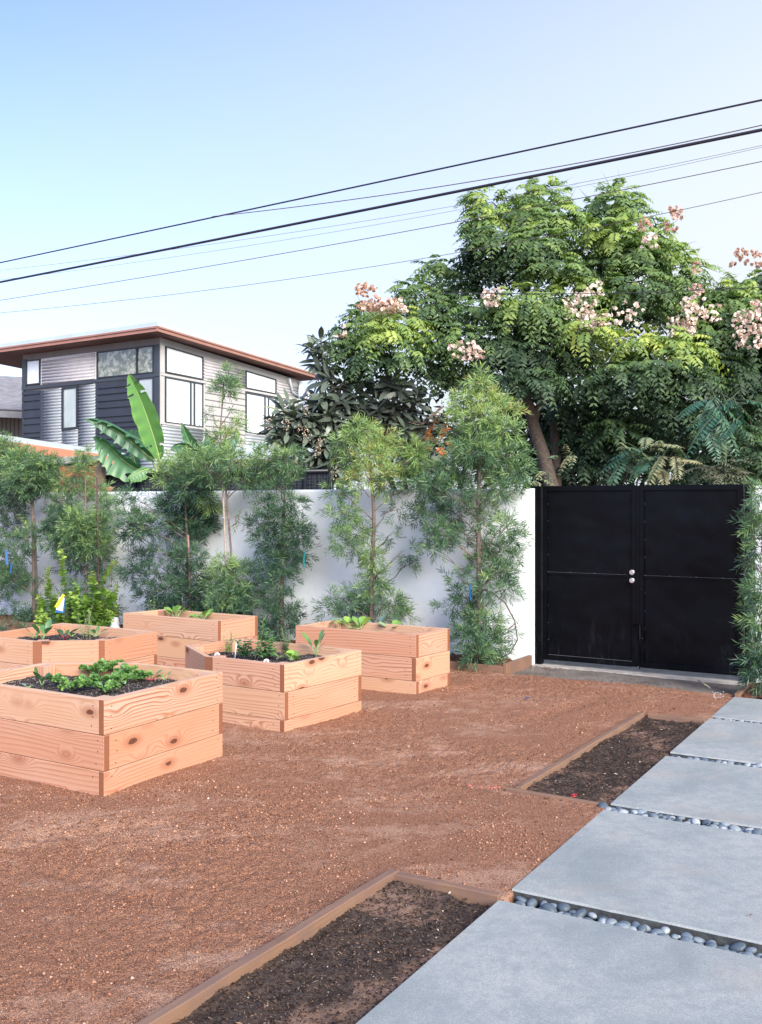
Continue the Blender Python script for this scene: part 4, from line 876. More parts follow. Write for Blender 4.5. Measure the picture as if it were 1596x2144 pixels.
# ---------------------------------------------------------------- loquat
LOQ = leafmat('loquat_leaf', [(0, (.05, .06, .052)), (.4, (.115, .15, .11)), (.7, (.23, .27, .20)), (.9, (.30, .36, .18)), (1, (.30, .16, .08))], .38, .12, .5)
def rosettes(lb, spots, Y0, rng, ll=.26, lw=.075, k=11, tint=.35, up=.35, jit=1.0):
    for sp in spots:
        x, y = sp[:2]; s = sp[2] if len(sp) > 2 else 1; ti = sp[3] if len(sp) > 3 else tint; C = at(x, y, Y0 + (rng.rand() - .5) * .5 * jit)
        ax_ = nrm(np.array((rng.randn() * .5, -.5 + rng.randn() * .4, .9))); A = nrm(np.cross(ax_, rng.randn(3))); B = np.cross(ax_, A)
        ph = np.arange(k) * 2.4 + rng.rand() * 6; el = np.linspace(-.25, .8, k)
        D = (A * np.cos(ph)[:, None] + B * np.sin(ph)[:, None]) + ax_ * el[:, None] + rng.randn(k, 3) * .12
        N = ax_ * 1.0 - nrm(D) * .3 + rng.randn(k, 3) * .2
        lb.add(np.repeat(C[None], k, 0) - ax_ * np.linspace(.06, 0, k)[:, None], D, N, ll * s * (.75 + .4 * rng.rand(k)), lw * s, np.clip(ti + .14 * rng.randn(k), 0, .92), 5, .12, .18 + .22 * rng.rand(k), .55)
rng = np.random.RandomState(21); YL = 13.2
ls = []
for cx, cy_, rx, ry, n, ti in ((670, 745, 18, 34, 7, .45), (680, 800, 22, 22, 4, .3), (640, 850, 50, 30, 16, .4), (600, 900, 36, 32, 13, .45), (650, 920, 52, 36, 20, .45), (640, 970, 50, 26, 14, .4), (700, 880, 40, 40, 12, .3), (720, 830, 30, 30, 8, .25), (760, 850, 50, 40, 16, .18), (830, 830, 52, 34, 16, .15), (880, 880, 46, 36, 12, .25), (820, 890, 40, 30, 8, .2), (900, 960, 30, 30, 8, .4), (860, 940, 40, 20, 8, .3), (700, 980, 36, 20, 6, .4), (660, 1000, 30, 14, 4, .5)):
    for _ in range(n): ls.append((cx + rng.uniform(-rx, rx), cy_ + rng.uniform(-ry, ry), .75 + .4 * rng.rand(), ti))
root = thing('loquat_tree', 'loquat tree with large dark grey-green leaves, between the grey house and the flame tree', 'tree', tuple(at(720, 1300, YL) * (1, 1, 0)))
mb = MB()
def br(*p, r0=.04, r1=.012, Y=None): mb.tube([at(x, y, YL if Y is None else Y) for x, y in p], [r0 + (r1 - r0) * i / (len(p) - 1) for i in range(len(p))], 7)
br((712, 1300), (712, 1000), (710, 900), (705, 840), (690, 790), (672, 745), r0=.06, r1=.012); br((705, 845), (712, 810), (735, 780), r0=.025); br((712, 980), (690, 940), (650, 880), (620, 850), r0=.03)
br((800, 1300), (800, 960), (802, 890), (800, 845), (790, 810), r0=.045); br((802, 860), (812, 830), (818, 800), r0=.02); br((800, 905), (840, 880), (858, 850), r0=.025); br((800, 940), (860, 910), (905, 870), (930, 850), r0=.03); br((720, 1010), (800, 920), r0=.02); br((850, 960), (900, 900), r0=.015)
for x, y, s, ti in ls:
    if rng.rand() < .6:
        s0 = at(*((710, 920) if x < 745 else (802, 890)), YL); mb.tube(bez(s0, at(x, y, YL), .05, 4, rng, .06), [.012, .01, .008, .006, .004], 5)
mb.build('trunk', BARK, root)
lb = LB(); rosettes(lb, ls, YL, rng); lb.build('crown', LOQ, root)
FLM = leafmat('loquat_flower', [(0, (.35, .20, .12)), (1, (.80, .70, .58))], .8, .2, .1, (1, .9, .8))
for x, y in ((641, 826), (640, 858), (665, 945), (668, 925), (628, 895), (562, 888), (642, 905), (700, 990), (675, 1000), (600, 885)):
    fl = LB(); n = 34; C = at(x, y, YL - .35); P = C + rng.randn(n, 3) * (.03, .03, .045); fl.add(P, rng.randn(n, 3), rng.randn(n, 3), .022, .018, rng.rand(n), 1, .3); fl.build('flower_panicle', FLM, root)

# ---------------------------------------------------------------- fronds by the gate, orange shrub
AIL = leafmat('tree_of_heaven_leaf', [(0, (.03, .08, .06)), (.4, (.06, .16, .11)), (.7, (.12, .25, .13)), (1, (.38, .34, .18))], .4, .3, .5)
def frond_plant(name, label, centre, Y, tips, seed, tint, ll=.085, lw=.026, pairs=15, mt=None, stem=True, cat='plant', grp=None):
    rng = np.random.RandomState(seed); C = at(*centre, Y); rt = thing(name, label, cat, (C[0], C[1], 0), grp); lb = LB(); mb = MB()
    if stem: mb.tube([(C[0] + .05, C[1] + .35, -.05), (C[0] + .1, C[1] + .3, C[2] * .5), tuple(C)], [.022, .018, .010], 8)
    for i, tp in enumerate(tips):
        x, y = tp[:2]; Tp = at(x, y, Y - .25 + rng.uniform(-.35, .25)); L = np.linalg.norm(Tp - C); d = nrm(Tp - C + np.array((0, 0, .35 * L)))
        Cj = C + rng.randn(3) * (.14, .10, .09); d = nrm(Tp - Cj + np.array((0, 0, .22 * L))); fronds(lb, Cj[None], d[None], np.array([L * 1.06]), pairs, ll, lw, np.array([tint + .1 * rng.randn() + (tp[2] if len(tp) > 2 else 0)]), rng, .26, 1, .15, .2, 1.0)
        mb.tube([Cj + d * L * s - np.array((0, 0, .26 * s * s * L)) for s in (0, .3, .6, .95)], [.006, .005, .004, .002], 5)
    mb.build('stem', simple(name + '_stem', (.07, .09, .045), .7), rt); lb.build('fronds', mt or AIL, rt); return rt
frond_plant('fern_leaved_plant', 'bluish green plant with long arching fronds low over the middle of the gate top', (1385, 955), 10.9, [(1275, 985), (1290, 1005), (1310, 960, .1), (1330, 1010), (1360, 1015, .5), (1395, 1015, .45), (1430, 1005, .3), (1450, 970, .4), (1300, 935, .5), (1440, 940, .5), (1340, 985), (1420, 985, .45), (1365, 990, .2), (1350, 925, .3), (1385, 905, .3), (1415, 930, .4), (1320, 935, .3), (1300, 965), (1330, 990, .2)], 3, .5, .095, .03, 13)
frond_plant('fern_leaved_plant', 'blue-green plant with long drooping fronds above the right side of the gate', (1520, 850), 11.2, [(1415, 905), (1430, 870), (1455, 925), (1490, 935), (1520, 930), (1560, 915), (1585, 880), (1600, 855), (1475, 895), (1540, 940), (1450, 850), (1575, 925), (1500, 900), (1440, 890), (1470, 860), (1545, 890), (1490, 870), (1560, 850), (1600, 900), (1530, 905), (1465, 910), (1510, 940, .2)], 4, .5, .11, .034, 13)
frond_plant('sprout', 'fresh light green leafy sprout just right of the wall end, above the gate', (1150, 985), 10.6, [(1120, 1010), (1135, 1015), (1155, 1018), (1180, 1005), (1195, 975), (1170, 950), (1185, 930), (1130, 985), (1165, 1000)], 5, .85, .06, .024, 6)
rr_ = np.random.RandomState(6)
frond_plant('olive_fronds', 'dull olive ferny shrub along the top of the right gate leaf', (1500, 985), 11.6, [(1430 + rr_.rand() * 170, 940 + rr_.rand() * 85) for _ in range(34)], 7, .8, .07, .02, 10, leafmat('olive_leaf', [(0, (.05, .07, .05)), (.6, (.12, .15, .10)), (1, (.24, .22, .15))], .5, .25))
frond_plant('orange_shrub', 'shrub with orange and yellow leaves glimpsed between the loquat and the tallest fern pine', (925, 930), 12.4, [(905, 880), (935, 870), (950, 900), (900, 915), (890, 940), (930, 955), (950, 935), (915, 860), (940, 850), (910, 950), (925, 900)], 8, .5, .075, .03, 7, leafmat('autumn_leaf', [(0, (.45, .10, .03)), (.5, (.62, .20, .05)), (1, (.40, .38, .05))], .5, .3))
# ================================================================ HOUSES
def lin(p, x): return p
class Facade:
    def __init__(s, A, d, out):
        s.A = np.array(A, float); s.d = np.array(d, float) / np.linalg.norm(d); s.n = np.array((s.d[1], -s.d[0]))
        if np.dot(s.n, -s.A) < 0: s.n = -s.n
    def s_of(s, px):
        k = (px - 798) / FPX; return (k * s.A[1] - s.A[0]) / (s.d[0] - k * s.d[1])
    def sz(s, px, py):
        t = s.s_of(px); Y = s.A[1] + s.d[1] * t; return t, EYE + (HOR - py) / FPX * Y
    def P(s, t, z, o=0): q = s.A + s.d * t + s.n * o; return (q[0], q[1], z)
    def quad(s, mb, c, o0, o1, m=0):
        """c: four (s,z) corners TL TR BR BL; slab from offset o0 to o1"""
        tl, tr, br, bl = c; q = [bl, br, tr, tl]
        lo = [s.P(*x, o0) for x in q]; hi = [s.P(*x, o1) for x in q]; mb.hexa(lo + hi, m)
    def px(s, x0, x1, yt0, yt1, yb0, yb1):
        a, b, c, d = s.sz(x0, yt0), s.sz(x1, yt1), s.sz(x1, yb1), s.sz(x0, yb0); return [a, b, c, d]
def corr_metal(name, col, rough=.35, metal=.35): return simple(name, col, rough, metal, .08, 3)
MH = dict(dark=simple('charcoal_cladding', (.030, .038, .052), .55, 0, .15, 2), trim=simple('charcoal_trim', (.045, .055, .07), .5, 0, .1, 2), grey=simple('grey_render', (.22, .225, .23), .7, 0, .08, 2),
          pale=simple('pale_render', (.50, .49, .47), .7, 0, .06, 2), silver=corr_metal('corrugated_silver', (.47, .51, .53)), lilac=corr_metal('corrugated_lilac', (.52, .50, .51), .5, .1), frame=simple('window_frame_black', (.02, .025, .03), .4),
          red=simple('rust_red_fascia', (.38, .19, .145), .6, 0, .12, 2), soffit=simple('soffit_brown', (.15, .075, .06), .8, 0, .2, 3), roofm=simple('pale_roof_metal', (.52, .60, .63), .4, .2, .08, 2), white=simple('white_trim', (.78, .78, .77), .5))
def glass(name, a, b_, rough=.04, scale=9, lo=.45, hi=.62):
    m, nt, b = mat(name); N = N_(nt); g = N.n('ShaderNodeNewGeometry').outputs['Position']
    N.put(b.inputs['Base Color'], N.ramp(N.noise(g, scale, 6, .75, .6), [(lo, a), (hi, b_)])); b.inputs['Roughness'].default_value = rough; b.inputs['Specular IOR Level'].default_value = 1.0; b.inputs['Coat Weight'].default_value = .25; return m
MH['gl_tree'] = glass('clerestory_glass', (.13, .14, .085), (.50, .50, .38), .12, 5.5); MH['gl_white'] = glass('painted_sky_glass', (.80, .86, .86), (.97, .98, .97)); MH['gl_pale'] = glass('frosted_pane', (.30, .36, .34), (.52, .56, .53), .1, 1.2, .3, .7)  # gl_tree: tree reflections painted in; gl_white: bright sky reflection painted as white
def corrugated(F, c, name, mt, parent, pitch=.068, o=.02, amp=.024):
    (s0, zt0), (s1, zt1), (_, zb1), (_, zb0) = c; mb = MB(); zmin, zmax = min(zb0, zb1), max(zt0, zt1); n = int((zmax - zmin) / pitch * 4)
    pr = []
    for i in range(n + 1):
        z = zmin + (zmax - zmin) * i / n
        # clip the row to the sloping top / bottom
        a, b = 0.0, 1.0
        if abs(zt1 - zt0) > 1e-6:
            x = (z - zt0) / (zt1 - zt0)
            if zt1 < zt0 and z > zt1: b = min(b, max(0, x))
            if zt1 > zt0 and z > zt0: a = max(a, min(1, x))
        pr.append((z, o + amp * math.sin(i * math.pi / 2 + .4), s0 + (s1 - s0) * a, s0 + (s1 - s0) * b))
    for p, q in zip(pr[:-1], pr[1:]):
        mb.face([F.P(p[2], p[0], p[1]), F.P(p[3], p[0], p[1]), F.P(q[3], q[0], q[1]), F.P(q[2], q[0], q[1])], 0, None, True)
    ob = mb.build(name, mt, parent); sd = ob.modifiers.new('s', 'SOLIDIFY'); sd.thickness = .003; return ob
def ribbed(F, c, name, mt, parent, seed, pitch=.20):
    (s0, zt0), (s1, zt1), (_, zb1), (_, zb0) = c; r = random.Random(seed); mb = MB(); z = min(zb0, zb1); top = min(zt0, zt1)
    F.quad(mb, c, .004, .012)
    while z < top - .05:
        h = r.choice((.09, .14, .20, .12)); h = min(h, top - z); g = .05
        F.quad(mb, [(s0 + .06, z + h - .005), (s1, z + h - .005), (s1, z), (s0 + .06, z)], .0125, .045); z += h + g
    return mb.build(name, mt, parent)
def window(F, c, parent, gl, fw=.034, o=.0, mull=None, name='window', frame=None):
    mb = MB(); (s0, zt0), (s1, zt1), (_, zb1), (_, zb0) = c; L = s1 - s0; sg = 1 if L > 0 else -1
    T = lambda s: zt0 + (zt1 - zt0) * (s - s0) / L; Bm = lambda s: zb0 + (zb1 - zb0) * (s - s0) / L; f = fw * sg
    def bar(a, b): F.quad(mb, [(a, T(a)), (b, T(b)), (b, Bm(b)), (a, Bm(a))], o + .012, o + .055)
    bar(s0, s0 + f); bar(s1 - f, s1)
    F.quad(mb, [(s0 + f, T(s0 + f)), (s1 - f, T(s1 - f)), (s1 - f, T(s1 - f) - fw), (s0 + f, T(s0 + f) - fw)], o + .012, o + .053)
    F.quad(mb, [(s0 + f, Bm(s0 + f) + fw), (s1 - f, Bm(s1 - f) + fw), (s1 - f, Bm(s1 - f)), (s0 + f, Bm(s0 + f))], o + .012, o + .053)
    for u in (mull or []): m = s0 + L * u; bar(m - .03, m + .03)
    ob = mb.build(name, frame or MH['frame'], parent)
    p = MB(); F.quad(p, [(s0 + f * .9, T(s0) - fw * .9), (s1 - f * .9, T(s1) - fw * .9), (s1 - f * .9, Bm(s1) + fw * .9), (s0 + f * .9, Bm(s0) + fw * .9)], o + .014, o + .024); p.build('pane', gl, ob); return ob

HC = (-5.87, 26.0)
FL = Facade(HC, (-4.78, 3.1), 0); FR = Facade(HC, (.438, .899), 0)
hr = thing('modern_house', 'modern grey house with corrugated panels, big windows and a red-edged shed roof', 'house', (-6, 30, 0))
wb = MB()
sl, sr = FL.s_of(48), FR.s_of(628); zc = FL.sz(335, 706)[1]; zR = FR.sz(628, 797)[1]
A_ = np.array(HC); Lp = A_ + FL.d * sl; Rp = A_ + FR.d * sr; Bp = Lp + FR.d * sr
wb.face([(*A_, -.1), (*Lp, -.1), (*Lp, zc), (*A_, zc)][::-1], 0); wb.face([(*A_, -.1), (*Rp, -.1), (*Rp, zR), (*A_, zc)], 1)
wb.face([(*Lp, -.1), (*Bp, -.1), (*Bp, zR), (*Lp, zc)], 0); wb.face([(*Rp, -.1), (*Bp, -.1), (*Bp, zR), (*Rp, zR)], 1)
wb.build('walls', [MH['grey'], MH['pale']], hr)
# roof
k = lambda p, z: (p[0], p[1], z)
zs = EYE + (HOR - 693) / FPX * 25.2
Cn = at(330, 693, 25.2)[:2]; Ll = Cn + FL.d * 8.2; Rr = Cn + FR.d * 8.55; Lr = Ll + FR.d * 8.55; zr = EYE + (HOR - 794.4) / FPX * Rr[1]; th = .13
rb = MB(); v = [k(Cn, zs), k(Rr, zr), k(Lr, zr), k(Ll, zs)]; up = [(x, y, z + th) for x, y, z in v]
rb.face(v, 2); rb.face(up[::-1], 1)
for i in range(4): j = (i + 1) % 4; rb.face([v[i], v[j], up[j], up[i]], 0)
rf = rb.build('roof', [MH['red'], MH['roofm'], MH['soffit']], hr)
mt_ = MB(); up2 = np.array([np.array(p) for p in up]); c_ = up2.mean(0); ins = up2 + nrm(c_ - up2) * .22
ins[:, 2] = up2[:, 2] + .003
hh = [tuple(p + (0, 0, .15)) for p in ins]
for i in range(4): j = (i + 1) % 4; mt_.face([tuple(ins[i]), tuple(ins[j]), hh[j], hh[i]], 0)
mt_.face(hh[::-1], 0); mt_.build('roof_edging', MH['roofm'], rf)
dp_ = MB(); up3 = [(x, y, z + .003) for x, y, z in up]
for i in range(4):
    j = (i + 1) % 4; a_, b_ = np.array(up3[i]), np.array(up3[j]); o_ = nrm(np.array(((b_ - a_)[1], -(b_ - a_)[0], 0))) * .03
    dp_.face([a_ + o_, b_ + o_, b_ + o_ - (0, 0, .045), a_ + o_ - (0, 0, .045)]); dp_.face([a_, b_, b_ + o_, a_ + o_])
dp_.build('drip_edge', MH['red'], rf)
# left facade
def L_(x0, x1, a, b, c, d): return FL.px(x0, x1, a, b, c, d)
mb = MB(); FL.quad(mb, L_(48, 335, 811, 780.5, 817, 788), .002, .05); FL.quad(mb, L_(48, 56, 754, 752.5, 811, 810.5), .002, .035); FL.quad(mb, L_(323.5, 335, 722.5, 721, 782, 780.5), .002, .04); FL.quad(mb, L_(323.5, 335, 790, 789, 890, 889), .002, .04)
FL.quad(mb, L_(86, 92, 818, 817.5, 925, 925), .002, .03); FL.quad(mb, L_(202, 206.5, 804, 803.5, 925, 925), .002, .03); FL.quad(mb, L_(289, 292, 795, 794.5, 890, 890), .002, .03); FL.quad(mb, L_(48, 51, 818, 817.5, 925, 925), .002, .03)
mb.build('wall_trim', MH['trim'], hr)
window(FL, L_(57, 86, 755, 752, 807, 804), hr, MH['gl_white'])
window(FL, L_(205, 324, 737, 722.5, 793, 781), hr, MH['gl_tree'], mull=[.715])
window(FL, L_(291, 324, 792.5, 789.5, 890, 888), hr, MH['gl_pale'])
window(FL, L_(131.6, 165.6, 811, 806.5, 901.5, 898.5), hr, MH['gl_pale'], .07)
wt = MB(); FL.quad(wt, L_(86.5, 205, 751.5, 736.5, 806, 793.5), .003, .018); wt.build('panel_surround', MH['white'], hr)
corrugated(FL, L_(89.5, 200.5, 754, 740, 804, 793.5), 'corrugated_panel', MH['lilac'], hr, .088, .034)['label'] = 'pale lilac corrugated panel between the upper windows'
corrugated(FL, L_(92, 131.3, 819, 813, 940, 940), 'corrugated_panel', MH['silver'], hr, .085, .034); corrugated(FL, L_(166, 202, 808, 804, 940, 940), 'corrugated_panel', MH['silver'], hr, .085, .034)
corrugated(FL, L_(131.3, 166, 903, 899, 945, 945), 'corrugated_panel', MH['silver'], hr, .085, .034); corrugated(FL, L_(289, 334, 892, 889, 985, 985), 'corrugated_panel', MH['silver'], hr, .088, .034)
corrugated(FL, L_(206, 289, 972, 960, 1020, 1020), 'corrugated_panel', MH['silver'], hr, .085, .034)
ribbed(FL, L_(51, 86, 818.5, 817, 935, 935), 'ribbed_cladding', MH['dark'], hr, 2); ribbed(FL, L_(206.5, 289, 804, 795, 968, 958), 'ribbed_cladding', MH['dark'], hr, 3)
# right facade
def R_(x0, x1, a, b, c, d): return FR.px(x0, x1, a, b, c, d)
mb = MB(); FR.quad(mb, R_(336, 626, 781, 836, 786, 840), .002, .05); FR.quad(mb, R_(336, 343, 722, 724, 780, 781), .002, .03); FR.quad(mb, R_(336, 343, 787, 788, 884, 885), .002, .03)
FR.quad(mb, R_(336, 424, 884, 896, 888, 899.5), .002, .05); FR.quad(mb, R_(512, 576, 905.5, 914, 908.5, 917), .002, .05)
mb.build('pale_wall_trim', MH['pale'], hr)
window(FR, R_(345, 423, 724, 747, 780, 795.5), hr, MH['gl_white'], .035, 0, None, 'window', MH['trim']); window(FR, R_(513, 576, 775, 794, 813, 825.5), hr, MH['gl_white'], .035, 0, None, 'window', MH['trim'])
window(FR, R_(344, 423, 788, 803, 885, 895.5), hr, MH['gl_white'], .035, 0, [.66, .76], 'window', MH['trim']); window(FR, R_(513, 576, 821, 833, 906, 915), hr, MH['gl_white'], .035, 0, [.62, .74], 'window', MH['trim'])
corrugated(FR, R_(425, 511.5, 749, 776, 797, 813), 'corrugated_panel', MH['lilac'], hr, .088, .034); corrugated(FR, R_(578, 626, 796, 811, 826, 836), 'corrugated_panel', MH['lilac'], hr, .088, .034)
corrugated(FR, R_(337, 424, 888.5, 900, 990, 990), 'corrugated_panel', MH['silver'], hr, .088, .034); corrugated(FR, R_(512, 600, 909, 921, 985, 985), 'corrugated_panel', MH['silver'], hr, .088, .034)
ribbed(FR, R_(425.5, 511, 803, 818, 975, 975), 'ribbed_cladding', MH['pale'], hr, 5)
b = MB(); b.tube([FR.P(sr - .15, zR - .05, .12), FR.P(sr - .15, zR - .35, .07), FR.P(sr - .12, 3.2, .07), FR.P(sr - .12, 0, .07)], .05, 8); b.tube([FR.P(sr - .9, zR - .05, .15), FR.P(sr - .6, zR - .45, .08), FR.P(sr - .2, zR - .55, .08)], .035, 8); b.build('downpipe', MH['roofm'], hr)

# low building with the sloping orange fascia on the left
lo = thing('low_outbuilding', 'low outbuilding at the left edge with orange fascia and pale metal roof', 'outbuilding', (-8, 18, 0))
n0 = np.array((-7.75, 15.1)); n1 = np.array((-5.085, 19.55)); dd = nrm(n1 - n0); od = np.array((-dd[1], dd[0]))
def zl(t): return 2.998 - .0635 * t          # eaves height along the edge
Ltot = float(np.linalg.norm(n1 - n0)); q0, q1 = n0, n1; r0 = q0 + od * 4.5; r1 = q1 + od * 4.5
def slab(name, z_lo, z_hi, p, par, m, grow=0):
    mb = MB(); zz = [zl(0), zl(Ltot), zl(Ltot), zl(0)]; pp = [q0 - od * grow, q1 - od * grow, r1, r0]
    lo_ = [(*pp[i], zz[i] + z_lo) for i in range(4)]; hi_ = [(*pp[i], zz[i] + z_hi) for i in range(4)]; mb.hexa(lo_ + hi_); return mb.build(name, m, par)
sb = slab('roof', -.27, -.10, 0, lo, simple('orange_fascia', (.60, .23, .14), .6, 0, .1, 2)); slab('roof_edging', -.098, .0, 0, sb, MH['roofm'], -.03)
wl = MB(); w0 = q0 + od * .5; w1 = q1 + od * .5 - dd * .35; wl.hexa([(*w0, -.1), (*w1, -.1), (*(w1 + od * 3.5), -.1), (*(w0 + od * 3.5), -.1), (*w0, 2.68), (*w1, 2.42), (*(w1 + od * 3.5), 2.42), (*(w0 + od * 3.5), 2.68)]); wl.build('walls', simple('weathered_grey_boards', (.20, .17, .16), .8, 0, .2, 6), lo)
# shingled house far left
nh = thing('shingled_house', 'neighbouring house with grey shingled roof and vertical wood siding, far left', 'house', (-14.5, 36, 0))
m_sh, ntt, bb_ = mat('shingles'); N = N_(ntt); br_ = N.n('ShaderNodeTexBrick'); N.put(br_.inputs['Vector'], N.coord('UV')); br_.inputs['Scale'].default_value = 3.2
br_.inputs['Color1'].default_value = (.30, .29, .30, 1); br_.inputs['Color2'].default_value = (.20, .195, .20, 1); br_.inputs['Mortar'].default_value = (.10, .10, .10, 1); br_.inputs['Mortar Size'].default_value = .012
N.put(bb_.inputs['Base Color'], N.mix(.6, br_.outputs[0], N.ramp(N.noise(N.coord('UV'), 30, 3), [(.3, .7), (.7, 1.25)]), 'MULTIPLY')); bb_.inputs['Roughness'].default_value = .9
e0, e1_ = at(-420, 838, 33), at(175, 864, 34); g0_, g1_ = at(-300, 770, 38.5), at(60, 790, 39); rdg = MB()
rdg.face([tuple(e0), tuple(e1_), tuple(g1_), tuple(g0_)], 0, [(0, 0), (8, 0), (7, 4), (1, 4)]); rdg.face([tuple(e1_), tuple(e1_ + (1, 9, -.1)), tuple(g1_)], 0, [(0, 0), (8, 0), (4, 4)])
ro = rdg.build('roof', m_sh, nh); ro.modifiers.new('s', 'SOLIDIFY').thickness = .12
fb = MB(); a0_, a1_ = e0 - (0, -.02, .06), e1_ - (0, -.02, .06); fb.hexa([tuple(a0_ - (0, 0, .22)), tuple(a1_ - (0, 0, .22)), tuple(a1_ + (0, .06, -.22)), tuple(a0_ + (0, .06, -.22)), tuple(a0_), tuple(a1_), tuple(a1_ + (0, .06, 0)), tuple(a0_ + (0, .06, 0))]); fb.build('fascia', simple('grey_fascia', (.24, .24, .24), .7), nh)
wv = MB(); w_a, w_b = at(-420, 880, 34.6), at(140, 880, 35.2); wv.hexa([(w_a[0], w_a[1], -.1), (w_b[0], w_b[1], -.1), (w_b[0], w_b[1] + 4, -.1), (w_a[0], w_a[1] + 4, -.1), (w_a[0], w_a[1], e0[2] - .1), (w_b[0], w_b[1], e1_[2] - .1), (w_b[0], w_b[1] + 4, e1_[2] - .1), (w_a[0], w_a[1] + 4, e0[2] - .1)])
ms, nts, bs = mat('vertical_siding'); N = N_(nts); wv_ = N.n('ShaderNodeTexWave', bands_direction='X'); N.put(wv_.inputs['Vector'], N.coord('Object')); wv_.inputs['Scale'].default_value = 2.2
N.put(bs.inputs['Base Color'], N.ramp(wv_.outputs[1], [(0, (.09, .085, .075)), (.2, (.22, .21, .185)), (1, (.26, .25, .22))])); bs.inputs['Roughness'].default_value = .85
wv.build('walls', ms, nh)
# small orange-edged roof seen through the leaves in the middle
sr_ = thing('garden_shed', 'small shed with orange-edged pale roof, mostly hidden behind the slender sapling', 'shed', tuple(at(560, 1300, 19.5) * (1, 1, 0)))
p0, p1 = at(430, 962, 18.6), at(585, 928, 20.6); bk = np.array((1.6, 2.4, .1)); sb = MB()
sb.hexa([tuple(p0 - (0, 0, .15)), tuple(p1 - (0, 0, .15)), tuple(p1 + bk - (0, 0, .15)), tuple(p0 + bk - (0, 0, .15)), tuple(p0), tuple(p1), tuple(p1 + bk), tuple(p0 + bk)])
so_ = sb.build('roof', MH['red'], sr_); s2 = MB(); u3 = np.array((0, 0, .003)); s2.hexa([tuple(p0 + u3), tuple(p1 + u3), tuple(p1 + bk + u3), tuple(p0 + bk + u3), tuple(p0 + (0, 0, .10)), tuple(p1 + (0, 0, .10)), tuple(p1 + bk + (0, 0, .10)), tuple(p0 + bk + (0, 0, .10))]); s2.build('roof_edging', MH['roofm'], so_)
s3 = MB(); i0, i1 = p0 + bk * .3, p1 + bk * .25; s3.hexa([(i0[0] + .4, i0[1] + .4, -.1), (i1[0] - .2, i1[1], -.1), (i1[0] + .6, i1[1] + 1.4, -.1), (i0[0] + 1.2, i0[1] + 1.6, -.1), (i0[0] + .4, i0[1] + .4, i0[2] - .15), (i1[0] - .2, i1[1], i1[2] - .17), (i1[0] + .6, i1[1] + 1.4, i1[2] - .15), (i0[0] + 1.2, i0[1] + 1.6, i0[2] - .15)]); s3.build('walls', simple('shed_boards', (.12, .10, .10), .8), sr_)

# wooden screen and black fence behind the wall
ws = thing('wooden_screen', 'weathered reddish wooden screen with post, behind the wall on the left', 'fence', ab(*(-12.2, 10.0)))
WS = woodmat('old_redwood', (.30, .15, .10), (.17, .075, .05), (.06, .03, .02)); WSG = woodmat('old_grey_post', (.28, .21, .175), (.17, .12, .10), (.06, .04, .03))
def afx(px, b): Y = yb(px, b); X = (px - 798) / FPX * Y; return X * E1[0] + Y * E1[1]
bS = 10.05
def scr(name, x0, x1, y0, y1, o, th, m, par):
    Y = yb((x0 + x1) / 2, bS); z0, z1 = EYE + (HOR - y1) / FPX * Y, EYE + (HOR - y0) / FPX * Y; q = MB(); abox(q, afx(x0, bS), afx(x1, bS), bS + o, bS + o + th, z0, z1); return q.build(name, m, par, .004)
scr('post', 199, 212, 968, 1200, 0, .09, WSG, ws); scr('post_cap', 194, 214, 964, 968, -.02, .13, WSG, ws)
scr('board', 120, 199, 976, 998, .03, .03, simple('orange_board', (.42, .13, .06), .7, 0, .3, 8), ws); scr('board', 100, 199, 999, 1018, .03, .03, WS, ws); scr('board', 60, 199, 1019, 1040, .03, .03, WS, ws); scr('rail', -40, 199, 958, 972, .02, .05, simple('pale_rail', (.45, .43, .42), .7), ws)
bf = thing('black_mesh_fence', 'black mesh fence standing just behind the white wall', 'fence', ab(-9, 10.2))
mm, ntm, bmn = mat('black_mesh'); N = N_(ntm); vv = N.vor(N.coord('Object'), 26, 0, 'DISTANCE_TO_EDGE', .25)
N.put(bmn.inputs['Base Color'], N.ramp(vv, [(.06, (.055, .06, .07)), (.16, (.006, .007, .009))])); bmn.inputs['Roughness'].default_value = .6
def zat(px, py, b): return EYE + (HOR - py) / FPX * yb(px, b)
zf = zat(400, 992, 10.2); q = MB(); abox(q, afx(211, 10.2), afx(690, 10.2), 10.2, 10.22, .4, zf - .02); q.build('mesh_panel', mm, bf)
q = MB(); x0, y0, _ = ab(afx(211, 10.2), 10.19); x1, y1, _ = ab(afx(690, 10.2), 10.19); q.tube([(x0, y0, zf), (x1, y1, zf)], .028, 8); q.build('top_rail', simple('black_tube', (.01, .012, .015), .4), bf)
for px in (213, 285, 368, 450, 540, 640):
    q = MB(); x0, y0, _ = ab(afx(px, 10.2), 10.185); q.tube([(x0, y0, 0), (x0, y0, zf - .03)], .026, 8); q.build('post', bpy.data.materials['black_tube'], bf)
# potted succulent on the wall
pt = at(222, 1029, yb(222, 9.64)); pt[2] = 1.812; pr = thing('plant_pot', 'tiny terracotta bowl with a succulent on top of the white wall', 'plant pot', tuple(pt))
q = MB(); q.lathe([(0, 0), (.06, 0), (.10, .05), (.105, .07), (.09, .07), (.085, .055), (0, .055)], pt, 16); q.build('bowl', simple('terracotta', (.42, .20, .12), .8), pr)
lb = LB(); rg = np.random.RandomState(3); u = nrm(rg.randn(60, 3) + (0, 0, .8)); u[:, 2] = abs(u[:, 2]); lb.add(pt + (0, 0, .05) + u * (.03, .03, .01) + np.array((-.04, 0, 0)) * rg.rand(60, 1) * 2, u, rg.randn(60, 3), .07, .02, .4 + .2 * rg.rand(60), 1, .3)
lb.build('succulent', AIL, pr)

